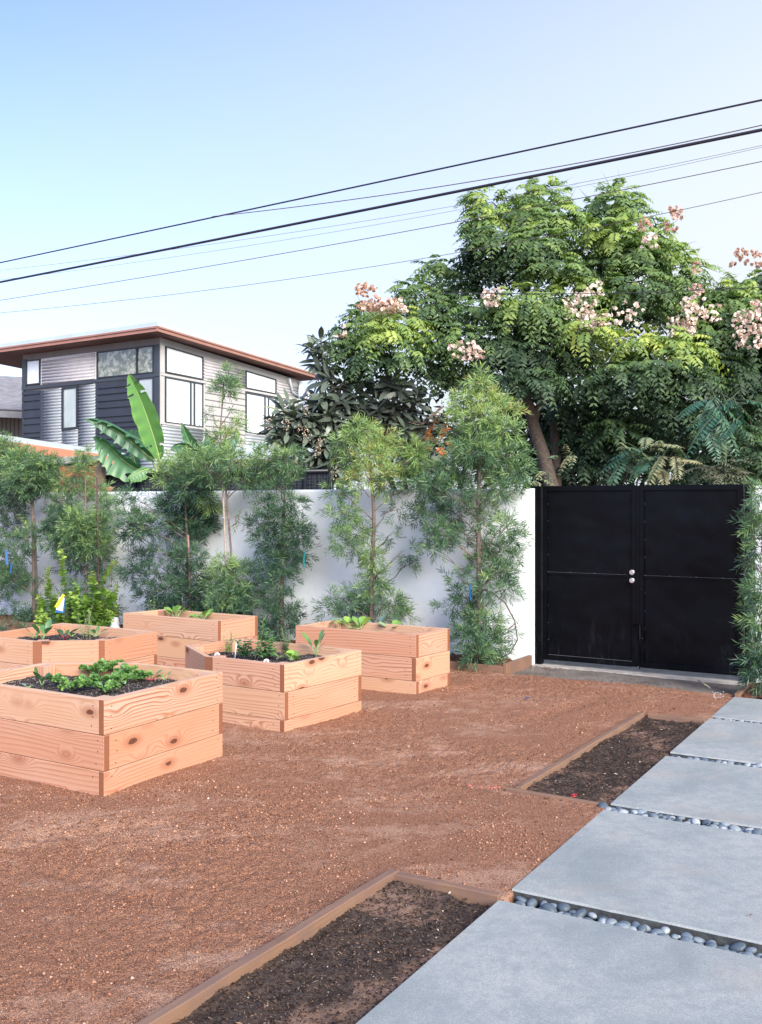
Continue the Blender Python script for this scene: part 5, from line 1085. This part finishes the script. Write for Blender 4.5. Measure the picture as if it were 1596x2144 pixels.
# ================================================================ OVERHEAD WIRES
WM = simple('cable_black', (.02, .018, .03), .6); WM2 = simple('cable_thin', (.10, .06, .07), .6)
def wire(label, pts, Y0, Y1, r, m=WM, thick=None):
    """photo points; the run recedes from Y1 on the right to Y0 on the left"""
    xs = [p[0] for p in pts]; ys = [p[1] for p in pts]; cf = np.polyfit(xs, ys, 2 if len(pts) > 2 else 1); q = []
    x0, x1 = min(xs), max(xs); x0 = x0 - 250 if x0 <= 0 else x0; x1 = x1 + 250 if x1 >= 1596 else x1
    for i in range(41):
        x = x0 + (x1 - x0) * i / 40; t = x / 1596; Y = 1 / ((1 - t) / Y0 + t / Y1); q.append(at(x, float(np.polyval(cf, x)), Y))
    b = MB(); b.tube(q, r, 6); tag(b.build('power_line', m), label, 'cable', 'overhead cables crossing the sky')
wire('uppermost black overhead cable across the whole sky', [(0, 550), (440, 456), (980, 341), (1596, 209)], 17, 10, .0105)
wire('thickest black overhead cable, second from the top', [(0, 590), (365, 520), (800, 432), (1170, 357), (1596, 272)], 17, 10, .0175)
wire('thin cable that leaves the uppermost one and meets the thickest at the right', [(445, 455), (560, 437), (860, 402), (1270, 329), (1596, 262)], 15.5, 10.2, .0055, WM2)
wire('fine upper wire of the close pair touching the tree top', [(0, 566), (300, 530), (640, 482), (970, 428), (1596, 304)], 17, 10.5, .0024, WM2)
wire('fine lower wire of the close pair touching the tree top', [(0, 585), (420, 530), (640, 498), (1060, 417), (1596, 309)], 17, 10.7, .0022, WM2)
wire('thin overhead wire below the close pair, crossing the tree crown', [(0, 627), (130, 610), (465, 553), (970, 461), (1596, 338)], 17, 11, .0048, WM2)
wire('thin wire crossing the middle of the tree crown and rising to the right edge', [(0, 655), (400, 612), (780, 558), (960, 528), (1280, 470), (1596, 402)], 17, 11, .0036, WM2)
wire('lowest thin wire running nearly level across the tree crown', [(930, 612), (1150, 615), (1350, 612), (1596, 601)], 13, 11, .0045, WM)
# ================================================================ BANANA
BAN = leafmat('banana_leaf', [(0, (.030, .105, .060)), (.45, (.10, .235, .12)), (.75, (.20, .42, .09)), (1, (.38, .36, .16))], .38, .3, .5, (.8, 1, .35))
def banana_leaf(parent, mid, wl, wr, Y, tint, seed, tilt=.6, tears=3, dY=0.0, hang=.35):
    """mid: photo points of the midrib; wl / wr: half widths (photo px) either side"""
    r = np.random.RandomState(seed); n = 60; xs = np.array([p[0] for p in mid], float); ys = np.array([p[1] for p in mid], float); u = np.linspace(0, 1, len(mid)); t = np.linspace(0, 1, n + 1)
    def sm(v):   # smooth curve through the points
        c = np.polyfit(u, v, min(3, len(mid) - 1)); return np.polyval(c, t)
    X, Yp = sm(xs), sm(ys); M = np.array([at(a, b, Y + dY * s) for a, b, s in zip(X, Yp, t)]); T = nrm(np.gradient(M, axis=0)); V = np.array((0, 1.0, 0)); S = nrm(np.cross(T, V)); V2 = np.cross(S, T)
    env = np.clip(np.sin(np.pi * np.clip(t, 0, 1) ** .8), 0, 1) ** .7; env[0] = .05
    k = 5; rows = []; cuts = sorted(r.choice(range(8, n - 6), tears, replace=False)) if tears else []
    Vv = []; F = []; Tt = []
    for sgn, wd in ((1, wl), (-1, wr)):
        w = .9 * wd / FPX * Y * env * (1 + .05 * np.sin(t * 26 + seed) + .012 * np.sin(t * 61)); base = len(Vv)
        for i in range(n + 1):
            for j in range(k + 1):
                q = j / k; wave = .009 * math.sin(i * .8 + sgn) * q * q
                p = M[i] + S[i] * sgn * w[i] * q + V2[i] * (-(w[i] * q * tilt) * (1 if sgn > 0 else .7) + wave) - np.array((0, 0, hang * w[i] * q * q))
                if i in cuts: p = p - np.array((0, 0, .05 * q)) + T[i] * .05 * q * q
                Vv.append(p); Tt.append(tint + .12 * math.sin(i * .9) * q * .5 + (.25 if j == k else 0) * .5)
        for i in range(n):
            for j in range(k):
                if i in cuts and j >= 2: continue
                a = base + i * (k + 1) + j; F.append((a, a + 1, a + k + 2, a + k + 1))
    o = np_mesh('leaf', np.array(Vv), np.array(F), BAN, parent, np.clip(Tt, 0, 1), True, 4)
    b = MB(); b.tube(M[:-2], [max(.003, .014 * (1 - s)) for s in t[:-2]], 6); mr_ = b.build('midrib', bpy.data.materials.get('banana_rib') or simple('banana_rib', (.30, .40, .14), .5), o)
    return o
YB = 14.2
bp = thing('banana_plant', 'banana plant with a tall upright leaf, behind the wall before the corner of the house', 'plant', tuple(at(345, 1300, YB) * (1, 1, 0)), 'banana plants behind the wall')
b = MB(); g_ = at(345, 1060, YB); b.tube([(g_[0], g_[1], -.05), tuple(g_), tuple(at(338, 985, YB))], [.12, .10, .06], 12)
for q in (((340, 1010), (332, 965), (326, 940)), ((342, 1010), (328, 985), (318, 962)), ((340, 1010), (322, 995), (312, 985))): b.tube([at(x, y, YB - .1) for x, y in q], [.03, .022, .014], 8)
b.build('stem', simple('banana_stem', (.30, .38, .16), .5), bp)
banana_leaf(bp, [(334, 962), (322, 915), (303, 860), (285, 815), (268, 784)], 24, 30, YB - .2, .62, 1, 1.1, 3, -.3, .1)
banana_leaf(bp, [(318, 962), (290, 938), (250, 905), (215, 888), (177, 878)], 12, 40, YB - .3, .25, 2, .5, 5, -.4, .9)
banana_leaf(bp, [(300, 985), (268, 972), (240, 945), (215, 925), (194, 917)], 26, 34, YB - .1, .45, 3, .9, 4, -.3, .7)
banana_leaf(bp, [(330, 955), (305, 930), (285, 915), (262, 905)], 30, 26, YB + .3, .28, 4, .4, 1, .3, .2)
banana_leaf(bp, [(325, 990), (290, 985), (255, 978), (205, 972)], 12, 30, YB + .1, .12, 5, .5, 2, .2, 1.0)
banana_leaf(bp, [(320, 985), (300, 985), (282, 995), (270, 1003)], 12, 26, YB - .4, .55, 6, .3, 1, -.2, .9)
banana_leaf(bp, [(330, 995), (312, 990), (300, 1000), (294, 1010)], 14, 18, YB - .3, .2, 7, .6, 1, -.1, .6)
banana_leaf(bp, [(295, 1000), (285, 975), (280, 955), (276, 940)], 14, 14, YB + .2, .3, 8, .5, 0, 0, .2)
bp2 = thing('banana_plant', 'lower banana plant with torn leaves, right of the tall one, under the big windows', 'plant', tuple(at(430, 1300, YB + .3) * (1, 1, 0)), 'banana plants behind the wall')
b = MB(); g_ = at(425, 1060, YB + .3); b.tube([(g_[0], g_[1], -.05), tuple(g_), tuple(at(420, 975, YB + .3))], [.11, .09, .05], 12); b.build('stem', bpy.data.materials['banana_stem'], bp2)
banana_leaf(bp2, [(418, 960), (405, 940), (392, 915), (380, 884)], 12, 24, YB + .1, .4, 11, .8, 1, -.2, .4)
banana_leaf(bp2, [(425, 965), (400, 940), (378, 932), (358, 942)], 20, 22, YB, .1, 12, .5, 2, -.3, .8)
banana_leaf(bp2, [(425, 960), (435, 940), (440, 925), (430, 905)], 22, 16, YB + .3, .22, 13, .6, 1, 0, .5)
banana_leaf(bp2, [(430, 965), (455, 940), (475, 925), (502, 905)], 14, 26, YB + .3, .15, 14, .5, 3, .2, .9)
banana_leaf(bp2, [(430, 970), (450, 955), (470, 950), (495, 945)], 12, 24, YB + .1, .12, 15, .5, 2, .2, .9)
banana_leaf(bp2, [(420, 965), (400, 960), (385, 970), (372, 985)], 14, 20, YB + .2, .12, 16, .5, 1, .2, .8)

# ================================================================ CITRUS BUSH
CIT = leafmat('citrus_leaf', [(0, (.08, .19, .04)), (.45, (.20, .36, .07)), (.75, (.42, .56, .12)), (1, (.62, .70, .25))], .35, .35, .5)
rng = np.random.RandomState(55); YC = 10.9
cr = thing('citrus_bush', 'young light green citrus bush with a yellow and white tag, behind the left planter', 'shrub', tuple(at(165, 1350, YC) * (1, 1, 0)))
mb = MB(); lb = LB()
stems = [((168 + rng.uniform(-6, 6), 1330), (xx * .5 + 84, 1318), (xx, yy + 25), (xx + rng.uniform(-6, 6), yy)) for xx, yy in [(rng.uniform(86, 238), rng.uniform(1238, 1300)) for _ in range(16)]] + [((160, 1330), (140, 1250), (132, 1200), (128, 1152)), ((165, 1330), (110, 1270), (102, 1230), (98, 1190)), ((170, 1330), (200, 1270), (218, 1215), (240, 1176)), ((170, 1330), (195, 1260), (196, 1225), (193, 1198)), ((170, 1330), (220, 1280), (235, 1255), (245, 1228)), ((165, 1330), (165, 1275), (162, 1250), (160, 1225)), ((160, 1330), (95, 1290), (88, 1270), (80, 1248)), ((165, 1330), (120, 1290), (112, 1268), (118, 1245)), ((170, 1330), (150, 1280), (148, 1260), (152, 1240)), ((170, 1330), (180, 1290), (182, 1265), (178, 1245)), ((170, 1330), (210, 1300), (222, 1285), (228, 1262)), ((165, 1330), (100, 1310), (92, 1300), (88, 1285)), ((170, 1330), (205, 1290), (206, 1262), (208, 1240)), ((165, 1330), (130, 1310), (125, 1295), (130, 1278)), ((168, 1330), (170, 1310), (165, 1290), (168, 1272)), ((168, 1330), (195, 1315), (205, 1305), (212, 1290))]
for si, st in enumerate(stems):
    Ys = YC + rng.uniform(-.25, .25); Q = [at(x, y, YC + (Ys - YC) * i / 3) for i, (x, y) in enumerate(st)]; Q[0][2] = .02
    q = np.array(Q); tt = np.linspace(0, 1, 26); C = np.stack([np.polyval(np.polyfit(np.linspace(0, 1, 4), q[:, a], 3), tt) for a in range(3)], 1)
    mb.tube(C, [.008 * (1 - .7 * s) for s in tt], 6); L = float(np.linalg.norm(np.diff(C, axis=0), axis=1).sum()); nl = int(L / .0115)
    s = np.linspace(.22, 1, nl); P = np.stack([np.interp(s, tt, C[:, a]) for a in range(3)], 1); T = nrm(np.stack([np.gradient(P[:, a]) for a in range(3)], 1))
    ph = np.arange(nl) * 2.4; A = nrm(np.cross(T, rng.randn(3))); B = np.cross(T, A); D = T * .5 + A * np.cos(ph)[:, None] + B * np.sin(ph)[:, None] + rng.randn(nl, 3) * .15
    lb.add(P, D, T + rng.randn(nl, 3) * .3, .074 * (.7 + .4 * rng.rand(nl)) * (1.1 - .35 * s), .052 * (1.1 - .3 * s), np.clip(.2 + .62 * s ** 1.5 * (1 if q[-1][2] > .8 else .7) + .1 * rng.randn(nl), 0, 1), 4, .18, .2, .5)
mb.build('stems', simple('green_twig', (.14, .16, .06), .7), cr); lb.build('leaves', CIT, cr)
tg = thing('plant_tag', 'yellow and white nursery tag hanging in the citrus bush', 'label', tuple(at(127, 1262, YC - .35)))
b = MB(); Yt_ = YC - .38
def tagq(name, pts, dy, m): 
    q = MB(); P = [at(x, y, Yt_ + dy) for x, y in pts]; q.face([tuple(p) for p in P]); o = q.build(name, m, tg); o.modifiers.new('s', 'SOLIDIFY').thickness = .0015
tagq('blue_strip', [(116, 1282), (134, 1283), (136, 1252), (124, 1250)], .012, simple('tag_blue', (.02, .14, .42), .5)); tagq('yellow_strip', [(114, 1270), (121, 1274), (136, 1246), (131, 1244)], 0, simple('tag_yellow', (.85, .72, .03), .5)); tagq('white_card', [(117, 1276), (131, 1280), (135, 1252), (124, 1251)], .006, simple('tag_white', (.82, .82, .80), .5))
# small garden gnome figurine against the wall
GN = thing('garden_figurine', 'small white and red garden figurine standing between the citrus bush and the rearmost planter', 'ornament', (0, 0, 0)); Yg = 12.1; gb = at(240, 1330, Yg)
GN.location = (gb[0], gb[1], 0); zz = lambda y: EYE + (HOR - y) / FPX * Yg
q = MB(); q.lathe([(.0, 0), (.075, 0), (.08, .06), (.065, .12), (.05, .16), (.055, .20), (.045, .24), (.02, .262), (0, .265)], (gb[0], gb[1], 0), 16); q.build('figure', simple('glazed_white', (.50, .54, .58), .3), GN)
q = MB(); q.lathe([(0, 0), (.042, 0), (.038, .012), (.02, .03), (.006, .045), (0, .046)], (gb[0], gb[1], .262), 14); q.build('hat', simple('glazed_red', (.38, .05, .05), .35), GN)
q = MB(); q.lathe([(0, -.025), (.04, 0), (.045, .04), (.03, .075), (0, .085)], (gb[0] + .09, gb[1] - .02, .03), 12); q.build('red_pot', bpy.data.materials['glazed_red'], GN)
q = MB(); q.lathe([(0, -.016), (.013, -.01), (.018, 0), (.013, .01), (0, .016)], (gb[0], gb[1] - .052, .215), 10); q.build('nose', simple('glazed_skin', (.6, .36, .25), .4), GN)

# ================================================================ VEGETABLES
VEG = leafmat('veg_leaf', [(0, (.045, .13, .055)), (.35, (.12, .27, .10)), (.65, (.24, .43, .10)), (.85, (.34, .54, .10)), (1, (.30, .42, .36))], .4, .3, .5)
VD = leafmat('veg_blue', [(0, (.04, .12, .08)), (.5, (.14, .27, .20)), (1, (.34, .46, .40))], .4, .25, .5)
def soil_at(px, py, h):
    x, y, z = gp(px, py, h - .07); return np.array((x, y, z))
def leafy(name, label, cat, P, n, ll, lw, tint, seed, up=.9, mt=VEG, stemc=(.30, .42, .16), stalk=.5, group=None, peak=.6, curl=.35, red=False):
    r = np.random.RandomState(seed); rt = thing(name, label, cat, tuple(P), group); ph = np.arange(n) * 2.4 + r.rand() * 6; lb = LB(); mb = MB()
    for i in range(n):
        d = nrm(np.array((math.cos(ph[i]), math.sin(ph[i]), up * (.5 + 1.1 * r.rand())))); L = ll * (.65 + .5 * r.rand()); s = P + d * L * stalk
        mb.tube([P, P + d * L * stalk * .5, s + d * L * .3], [.004, .003, .0015], 5)
        lb.add(s[None], (d - np.array((0, 0, .15)))[None], np.array((-d[0] * d[2], -d[1] * d[2], 1 - d[2] ** 2 + .1))[None] + .2 * r.randn(1, 3), L, lw * (.8 + .4 * r.rand()), np.clip(tint + .1 * r.randn(), 0, 1), 6, .22, curl * r.rand(), peak)
    mb.build('stalks', simple('stalk_' + str(seed), (.35, .03, .06) if red else stemc, .5), rt); lb.build('leaves', mt, rt); return rt
def kale(label, P, seed, s=1.0, tint=.35, group=None):
    """rosette of deeply cut, frilly leaves"""
    r = np.random.RandomState(seed); rt = thing('kale', label, 'vegetable plant', tuple(P), group); lb = LB(); mb = MB(); n = r.randint(7, 10)
    for i in range(n):
        ph = i * 2.4 + r.rand(); d = nrm(np.array((math.cos(ph), math.sin(ph), .5 + .8 * r.rand()))); L = .125 * s * (.7 + .5 * r.rand()); k = 11; t = np.linspace(.35, 1, k); C = P + d * L * t[:, None] - np.array((0, 0, .25 * L)) * (t ** 3)[:, None]
        mb.tube([P, P + d * L * .5, C[-1]], [.0035, .003, .0015], 5); S = nrm(np.cross(d, (0, 0, 1)))
        for sg in (1, -1, .3, -.3):
            D = S * sg * 1.0 + d * .6 + r.randn(k, 3) * .35; lb.add(C, D, np.array((0, 0, 1)) + r.randn(k, 3) * .5, L * .24 * np.sin(np.pi * (t * .75 + .1)), L * .20, np.clip(tint + .1 + .14 * r.randn(k), 0, .95), 3, .35 * r.randn(), .3 * r.randn(k), .65)
    mb.build('stalks', bpy.data.materials.get('kale_stalk') or simple('kale_stalk', (.25, .36, .14), .5), rt); lb.build('leaves', VEG, rt)
GK = 'kale plants in the nearest planter'
for i, (x, y, s, l) in enumerate([(118, 1432, .85, 'small kale seedling at the left end of the row in the nearest planter'), (150, 1446, 1.0, 'kale plant left of the middle, close to the front board of the nearest planter'), (182, 1440, 1.05, 'kale plant near the front corner of the nearest planter'), (205, 1415, 1.15, 'kale plant standing tallest in the middle of the nearest planter'), (235, 1408, 1.15, 'bushy kale plant before the rear corner post of the nearest planter'), (262, 1420, 1.0, 'kale plant on the right side of the nearest planter'), (240, 1436, 1.1, 'kale plant leaning toward the right front board of the nearest planter'), (296, 1424, .9, 'rightmost kale plant of the nearest planter'), (222, 1448, .9, 'low kale plant in front of the taller ones in the nearest planter')]): kale(l, soil_at(x, y, H1), 300 + i, s, .38, GK)
leafy('chard', 'young plant with two upright oval leaves, at the left of the nearest planter', 'vegetable plant', soil_at(88, 1438, H1), 4, .10, .05, .3, 401, 2.2); leafy('seedling', 'tiny pale seedling by the left front board of the nearest planter', 'vegetable plant', soil_at(58, 1440, H1), 4, .05, .03, .9, 402, .4, VD); leafy('beet', 'small beet seedling with a red stem at the right end of the nearest planter', 'vegetable plant', soil_at(318, 1425, H1), 4, .09, .028, .35, 403, .7, VEG, red=True); leafy('beet', 'lone green seedling at the far right corner of the nearest planter', 'vegetable plant', soil_at(344, 1424, H1), 3, .05, .03, .4, 404, 1.2)
def herb(name, label, P, hgt, n, ll, lw, tint, seed, mt=VEG, spread=.35, nl=14, dark=False):
    r = np.random.RandomState(seed); rt = thing(name, label, 'herb', tuple(P)); lb = LB(); mb = MB()
    for i in range(n):
        a = r.rand() * 6.28; tip = P + np.array((math.cos(a) * spread * hgt * r.rand(), math.sin(a) * spread * hgt * r.rand(), hgt * (.6 + .4 * r.rand()))); C = np.array(bez(P + r.randn(3) * (.015, .015, 0), tip, -.01, 10)); mb.tube(C, [.003 * (1 - .06 * j) for j in range(11)], 5)
        s = np.repeat(np.linspace(.15, 1, nl), 2); Q = np.stack([np.interp(s, np.linspace(0, 1, 11), C[:, k]) for k in range(3)], 1); ph = np.repeat(np.arange(nl) * 1.57, 2) + np.tile([0, math.pi], nl) + r.rand() * 3
        D = np.stack([np.cos(ph), np.sin(ph), .1 + .4 * s], 1) + r.randn(len(s), 3) * .15; lb.add(Q, D, np.array((0, 0, 1)) + .25 * r.randn(len(s), 3), ll * (1.15 - .45 * s) * (.8 + .4 * r.rand(len(s))), lw * (1.1 - .4 * s), np.clip(tint + .12 * r.randn(len(s)), 0, 1), 3, .12, .25, .5)
    mb.build('stems', bpy.data.materials.get('herb_stem') or simple('herb_stem', (.20, .22, .12), .7), rt); lb.build('leaves', mt, rt)
herb('sage', 'tallest sage plant in the middle of the five-sided planter', soil_at(545, 1378, H2), .32, 4, .06, .026, .42, 501, VEG, .3); herb('sage', 'sage plant to the right of the tallest one in the five-sided planter', soil_at(560, 1376, H2), .24, 4, .058, .028, .38, 502, VEG, .5)
herb('basil', 'low dark bushy herb at the left of the sage in the five-sided planter', soil_at(510, 1374, H2), .14, 7, .05, .034, .12, 503, VEG, .8, 8); herb('parsley', 'thin airy parsley sprigs at the left end of the five-sided planter', soil_at(472, 1366, H2), .17, 5, .022, .018, .6, 504, VEG, .6, 8); herb('cilantro', 'wispy cilantro in the back corner of the five-sided planter', soil_at(600, 1366, H2), .22, 8, .022, .017, .3, 505, VEG, .55, 10); herb('cilantro', 'fine sprig rising above the left rim of the five-sided planter', soil_at(485, 1358, H2), .2, 3, .02, .016, .35, 506, VEG, .5, 7)
leafy('chard', 'tall chard with long upright leaves at the right of the five-sided planter', 'vegetable plant', soil_at(661, 1374, H2), 6, .14, .046, .36, 507, 1.9, peak=.7); leafy('lettuce', 'pale open lettuce by the right front board of the five-sided planter', 'vegetable plant', soil_at(612, 1384, H2), 7, .085, .065, .72, 508, .8); leafy('seedling', 'small seedling between the sage and the chard', 'vegetable plant', soil_at(585, 1378, H2), 4, .05, .03, .4, 509, 1)
def marker(label, px, py, h, Y=None, kind='disc'):
    P = soil_at(px, py, h); rt = thing('plant_marker', label, 'plant marker', tuple(P)); b = MB()
    if kind == 'disc':
        n = 16; f = [(P[0] + .022 * math.cos(k * 2 * math.pi / n), P[1], P[2] + .035 + .018 * math.sin(k * 2 * math.pi / n)) for k in range(n)]; b.face(f); b.face([(P[0] - .012, P[1], P[2] - .02), (P[0] + .012, P[1], P[2] - .02), (P[0] + .012, P[1], P[2] + .02), (P[0] - .012, P[1], P[2] + .02)])
        o = b.build('card', bpy.data.materials['tag_white'], rt); o.modifiers.new('s', 'SOLIDIFY').thickness = .002
        c = MB(); c.face([(P[0] + .009 * math.cos(k * 2 * math.pi / n), P[1] - .004, P[2] + .037 + .006 * math.sin(k * 2 * math.pi / n)) for k in range(n)]); o = c.build('printed_picture', simple('print', (.45, .25, .25), .5), rt); o.modifiers.new('s', 'SOLIDIFY').thickness = .001
    else:
        b.tube([tuple(P), (P[0] + .012, P[1], P[2] + .12)], .004, 6); b.build('stick', bpy.data.materials['tag_white'], rt)
marker('white round plant tag below the sage in the five-sided planter', 558, 1394, H2); marker('white plant tag at the left end of the five-sided planter', 455, 1380, H2); marker('thin white label stick leaning beside the dark herb', 492, 1378, H2, kind='stick')
leafy('chard', 'tall broad upright leaf with smaller ones, left in the planter before the citrus', 'vegetable plant', soil_at(90, 1340, H3), 6, .15, .065, .35, 601, 1.8); leafy('arugula', 'lobed green seedling at the left of the planter before the citrus', 'vegetable plant', soil_at(72, 1338, H3), 6, .09, .03, .55, 602, 1.2); leafy('beet', 'dark green beet with red stems in the middle of the planter before the citrus', 'vegetable plant', soil_at(135, 1340, H3), 7, .11, .045, .12, 603, 1.3, red=True); leafy('lettuce', 'pale rounded seedlings right of the beet in the planter before the citrus', 'vegetable plant', soil_at(150, 1334, H3), 6, .08, .045, .85, 604, .8)
herb('sweet_alyssum', 'tall thin pale green stems in the planter before the citrus', soil_at(180, 1336, H3), .26, 5, .03, .014, .75, 605, VEG, .4, 10); leafy('arugula', 'feathery green seedling right of the thin stems in the planter before the citrus', 'vegetable plant', soil_at(200, 1334, H3), 6, .09, .03, .4, 606, 1.2); leafy('strawberry', 'dark green strawberry plant at the right end of the planter before the citrus', 'vegetable plant', soil_at(250, 1328, H3), 10, .075, .055, .1, 607, .5); leafy('lettuce', 'low pale plant by the front board of the planter before the citrus', 'vegetable plant', soil_at(165, 1346, H3), 6, .07, .05, .6, 608, .4)
leafy('lettuce', 'bright lettuce at the left of the rearmost planter', 'vegetable plant', soil_at(368, 1296, H4), 8, .13, .085, .75, 701, 1.1, peak=.68); leafy('lettuce', 'bright lettuce at the right of the rearmost planter', 'vegetable plant', soil_at(424, 1300, H4), 8, .12, .08, .72, 702, 1.1, peak=.68); herb('parsley', 'airy sprig at the left end of the rearmost planter', soil_at(322, 1290, H4), .22, 4, .035, .025, .5, 703, VEG, .4, 7); herb('parsley', 'dark airy sprig beside the right lettuce of the rearmost planter', soil_at(436, 1296, H4), .24, 4, .035, .025, .2, 704, VEG, .5, 7); leafy('seedling', 'thin seedling at the right end of the rearmost planter', 'vegetable plant', soil_at(486, 1296, H4), 3, .09, .02, .5, 705, .9)
for i, (x, y, s, t, l) in enumerate([(688, 1316, .8, .8, 'small blue-green seedling at the left end of the long right planter'), (716, 1314, 1.15, .7, 'blue-green broccoli plant rising above the back rim, left in the long right planter'), (735, 1318, 1.1, .1, 'light green broccoli plant in the long right planter'), (752, 1320, 1.0, .2, 'round green plant in the middle of the long right planter'), (790, 1316, 1.3, .75, 'tall blue-grey broccoli plant right of the middle in the long right planter'), (822, 1322, .9, .2, 'light green plant at the right of the long right planter'), (886, 1324, .5, .6, 'tiny seedling at the right end of the long right planter')]): leafy('broccoli', l, 'vegetable plant', soil_at(x, y, H5), 6, .11 * s, .07 * s, t if t > .5 else .75, 800 + i, 1.0, VD if t > .5 else VEG, group='broccoli plants in the long right planter', peak=.62)

# ================================================================ LITTER ON THE GROUND
RED = simple('marking_red', (.75, .06, .07), .6)
def bits(name, label, cat, spots, m, sz, seed, h=.012):
    r = random.Random(seed); b = MB()
    for x, y in spots:
        p = gp(x, y); a = r.random() * 6; c, s = math.cos(a) * sz, math.sin(a) * sz; z = h + r.random() * .006
        b.face([(p[0] - c, p[1] - s, z), (p[0] + s * .4, p[1] - c * .4, z + .004), (p[0] + c, p[1] + s, z), (p[0] - s * .4, p[1] + c * .4, z + .006)])
    o = b.build(name, m); o.modifiers.new('s', 'SOLIDIFY').thickness = .0015; tag(o, label, cat); return o
r = random.Random(4)
_sp = bits('survey_paint', 'fading red marking paint on the dirt left of the far mulch bed', 'marking', [(960 + 4 * r.random(), 1637)] + [(978 + r.random() * 34, 1648 + r.random() * 6) for _ in range(12)] + [(1020 + r.random() * 30, 1650 + r.random() * 8) for _ in range(14)], simple('faded_red', (.62, .16, .13), .8), .008, 1, .010)
_sp['kind'] = 'stuff'
bits('red_scrap', 'bright red plastic scrap by the near end of the far mulch bed', 'litter', [(1200, 1665), (1203, 1667), (1206, 1664), (1197, 1667)], RED, .013, 2, -.005)
bits('blue_scrap', 'short blue plastic scrap on the dirt before the gate', 'litter', [(1102, 1466), (1105, 1464)], simple('blue_scrap', (.04, .08, .30), .5), .03, 3)
bits('dry_leaf', 'curled brown leaf lying on the second paver', 'leaf', [(1573, 1924)], simple('dry_leaf', (.22, .08, .04), .8), .011, 5, .010)
bits('dry_leaf', 'orange dry leaf at the left of the farthest paver near the gate', 'leaf', [(1528, 1461), (1522, 1457)], simple('orange_leaf', (.55, .17, .05), .7), .02, 6, .012)
bits('flakes', 'white paint flakes scattered on the dirt before the right gate leaf', 'litter', [(1490 + r.random() * 26, 1452 + r.random() * 12) for _ in range(16)], simple('white_flake', (.8, .8, .78), .7), .007, 7, .008)
b = MB(); b.tube([gp(1462, 1424, .02), gp(1475, 1432, .05), gp(1488, 1441, .01)], .005, 5); tag(b.build('twig', simple('dry_twig', (.36, .33, .18), .8)), 'dry greenish twig on the grey ground before the gate', 'twig')
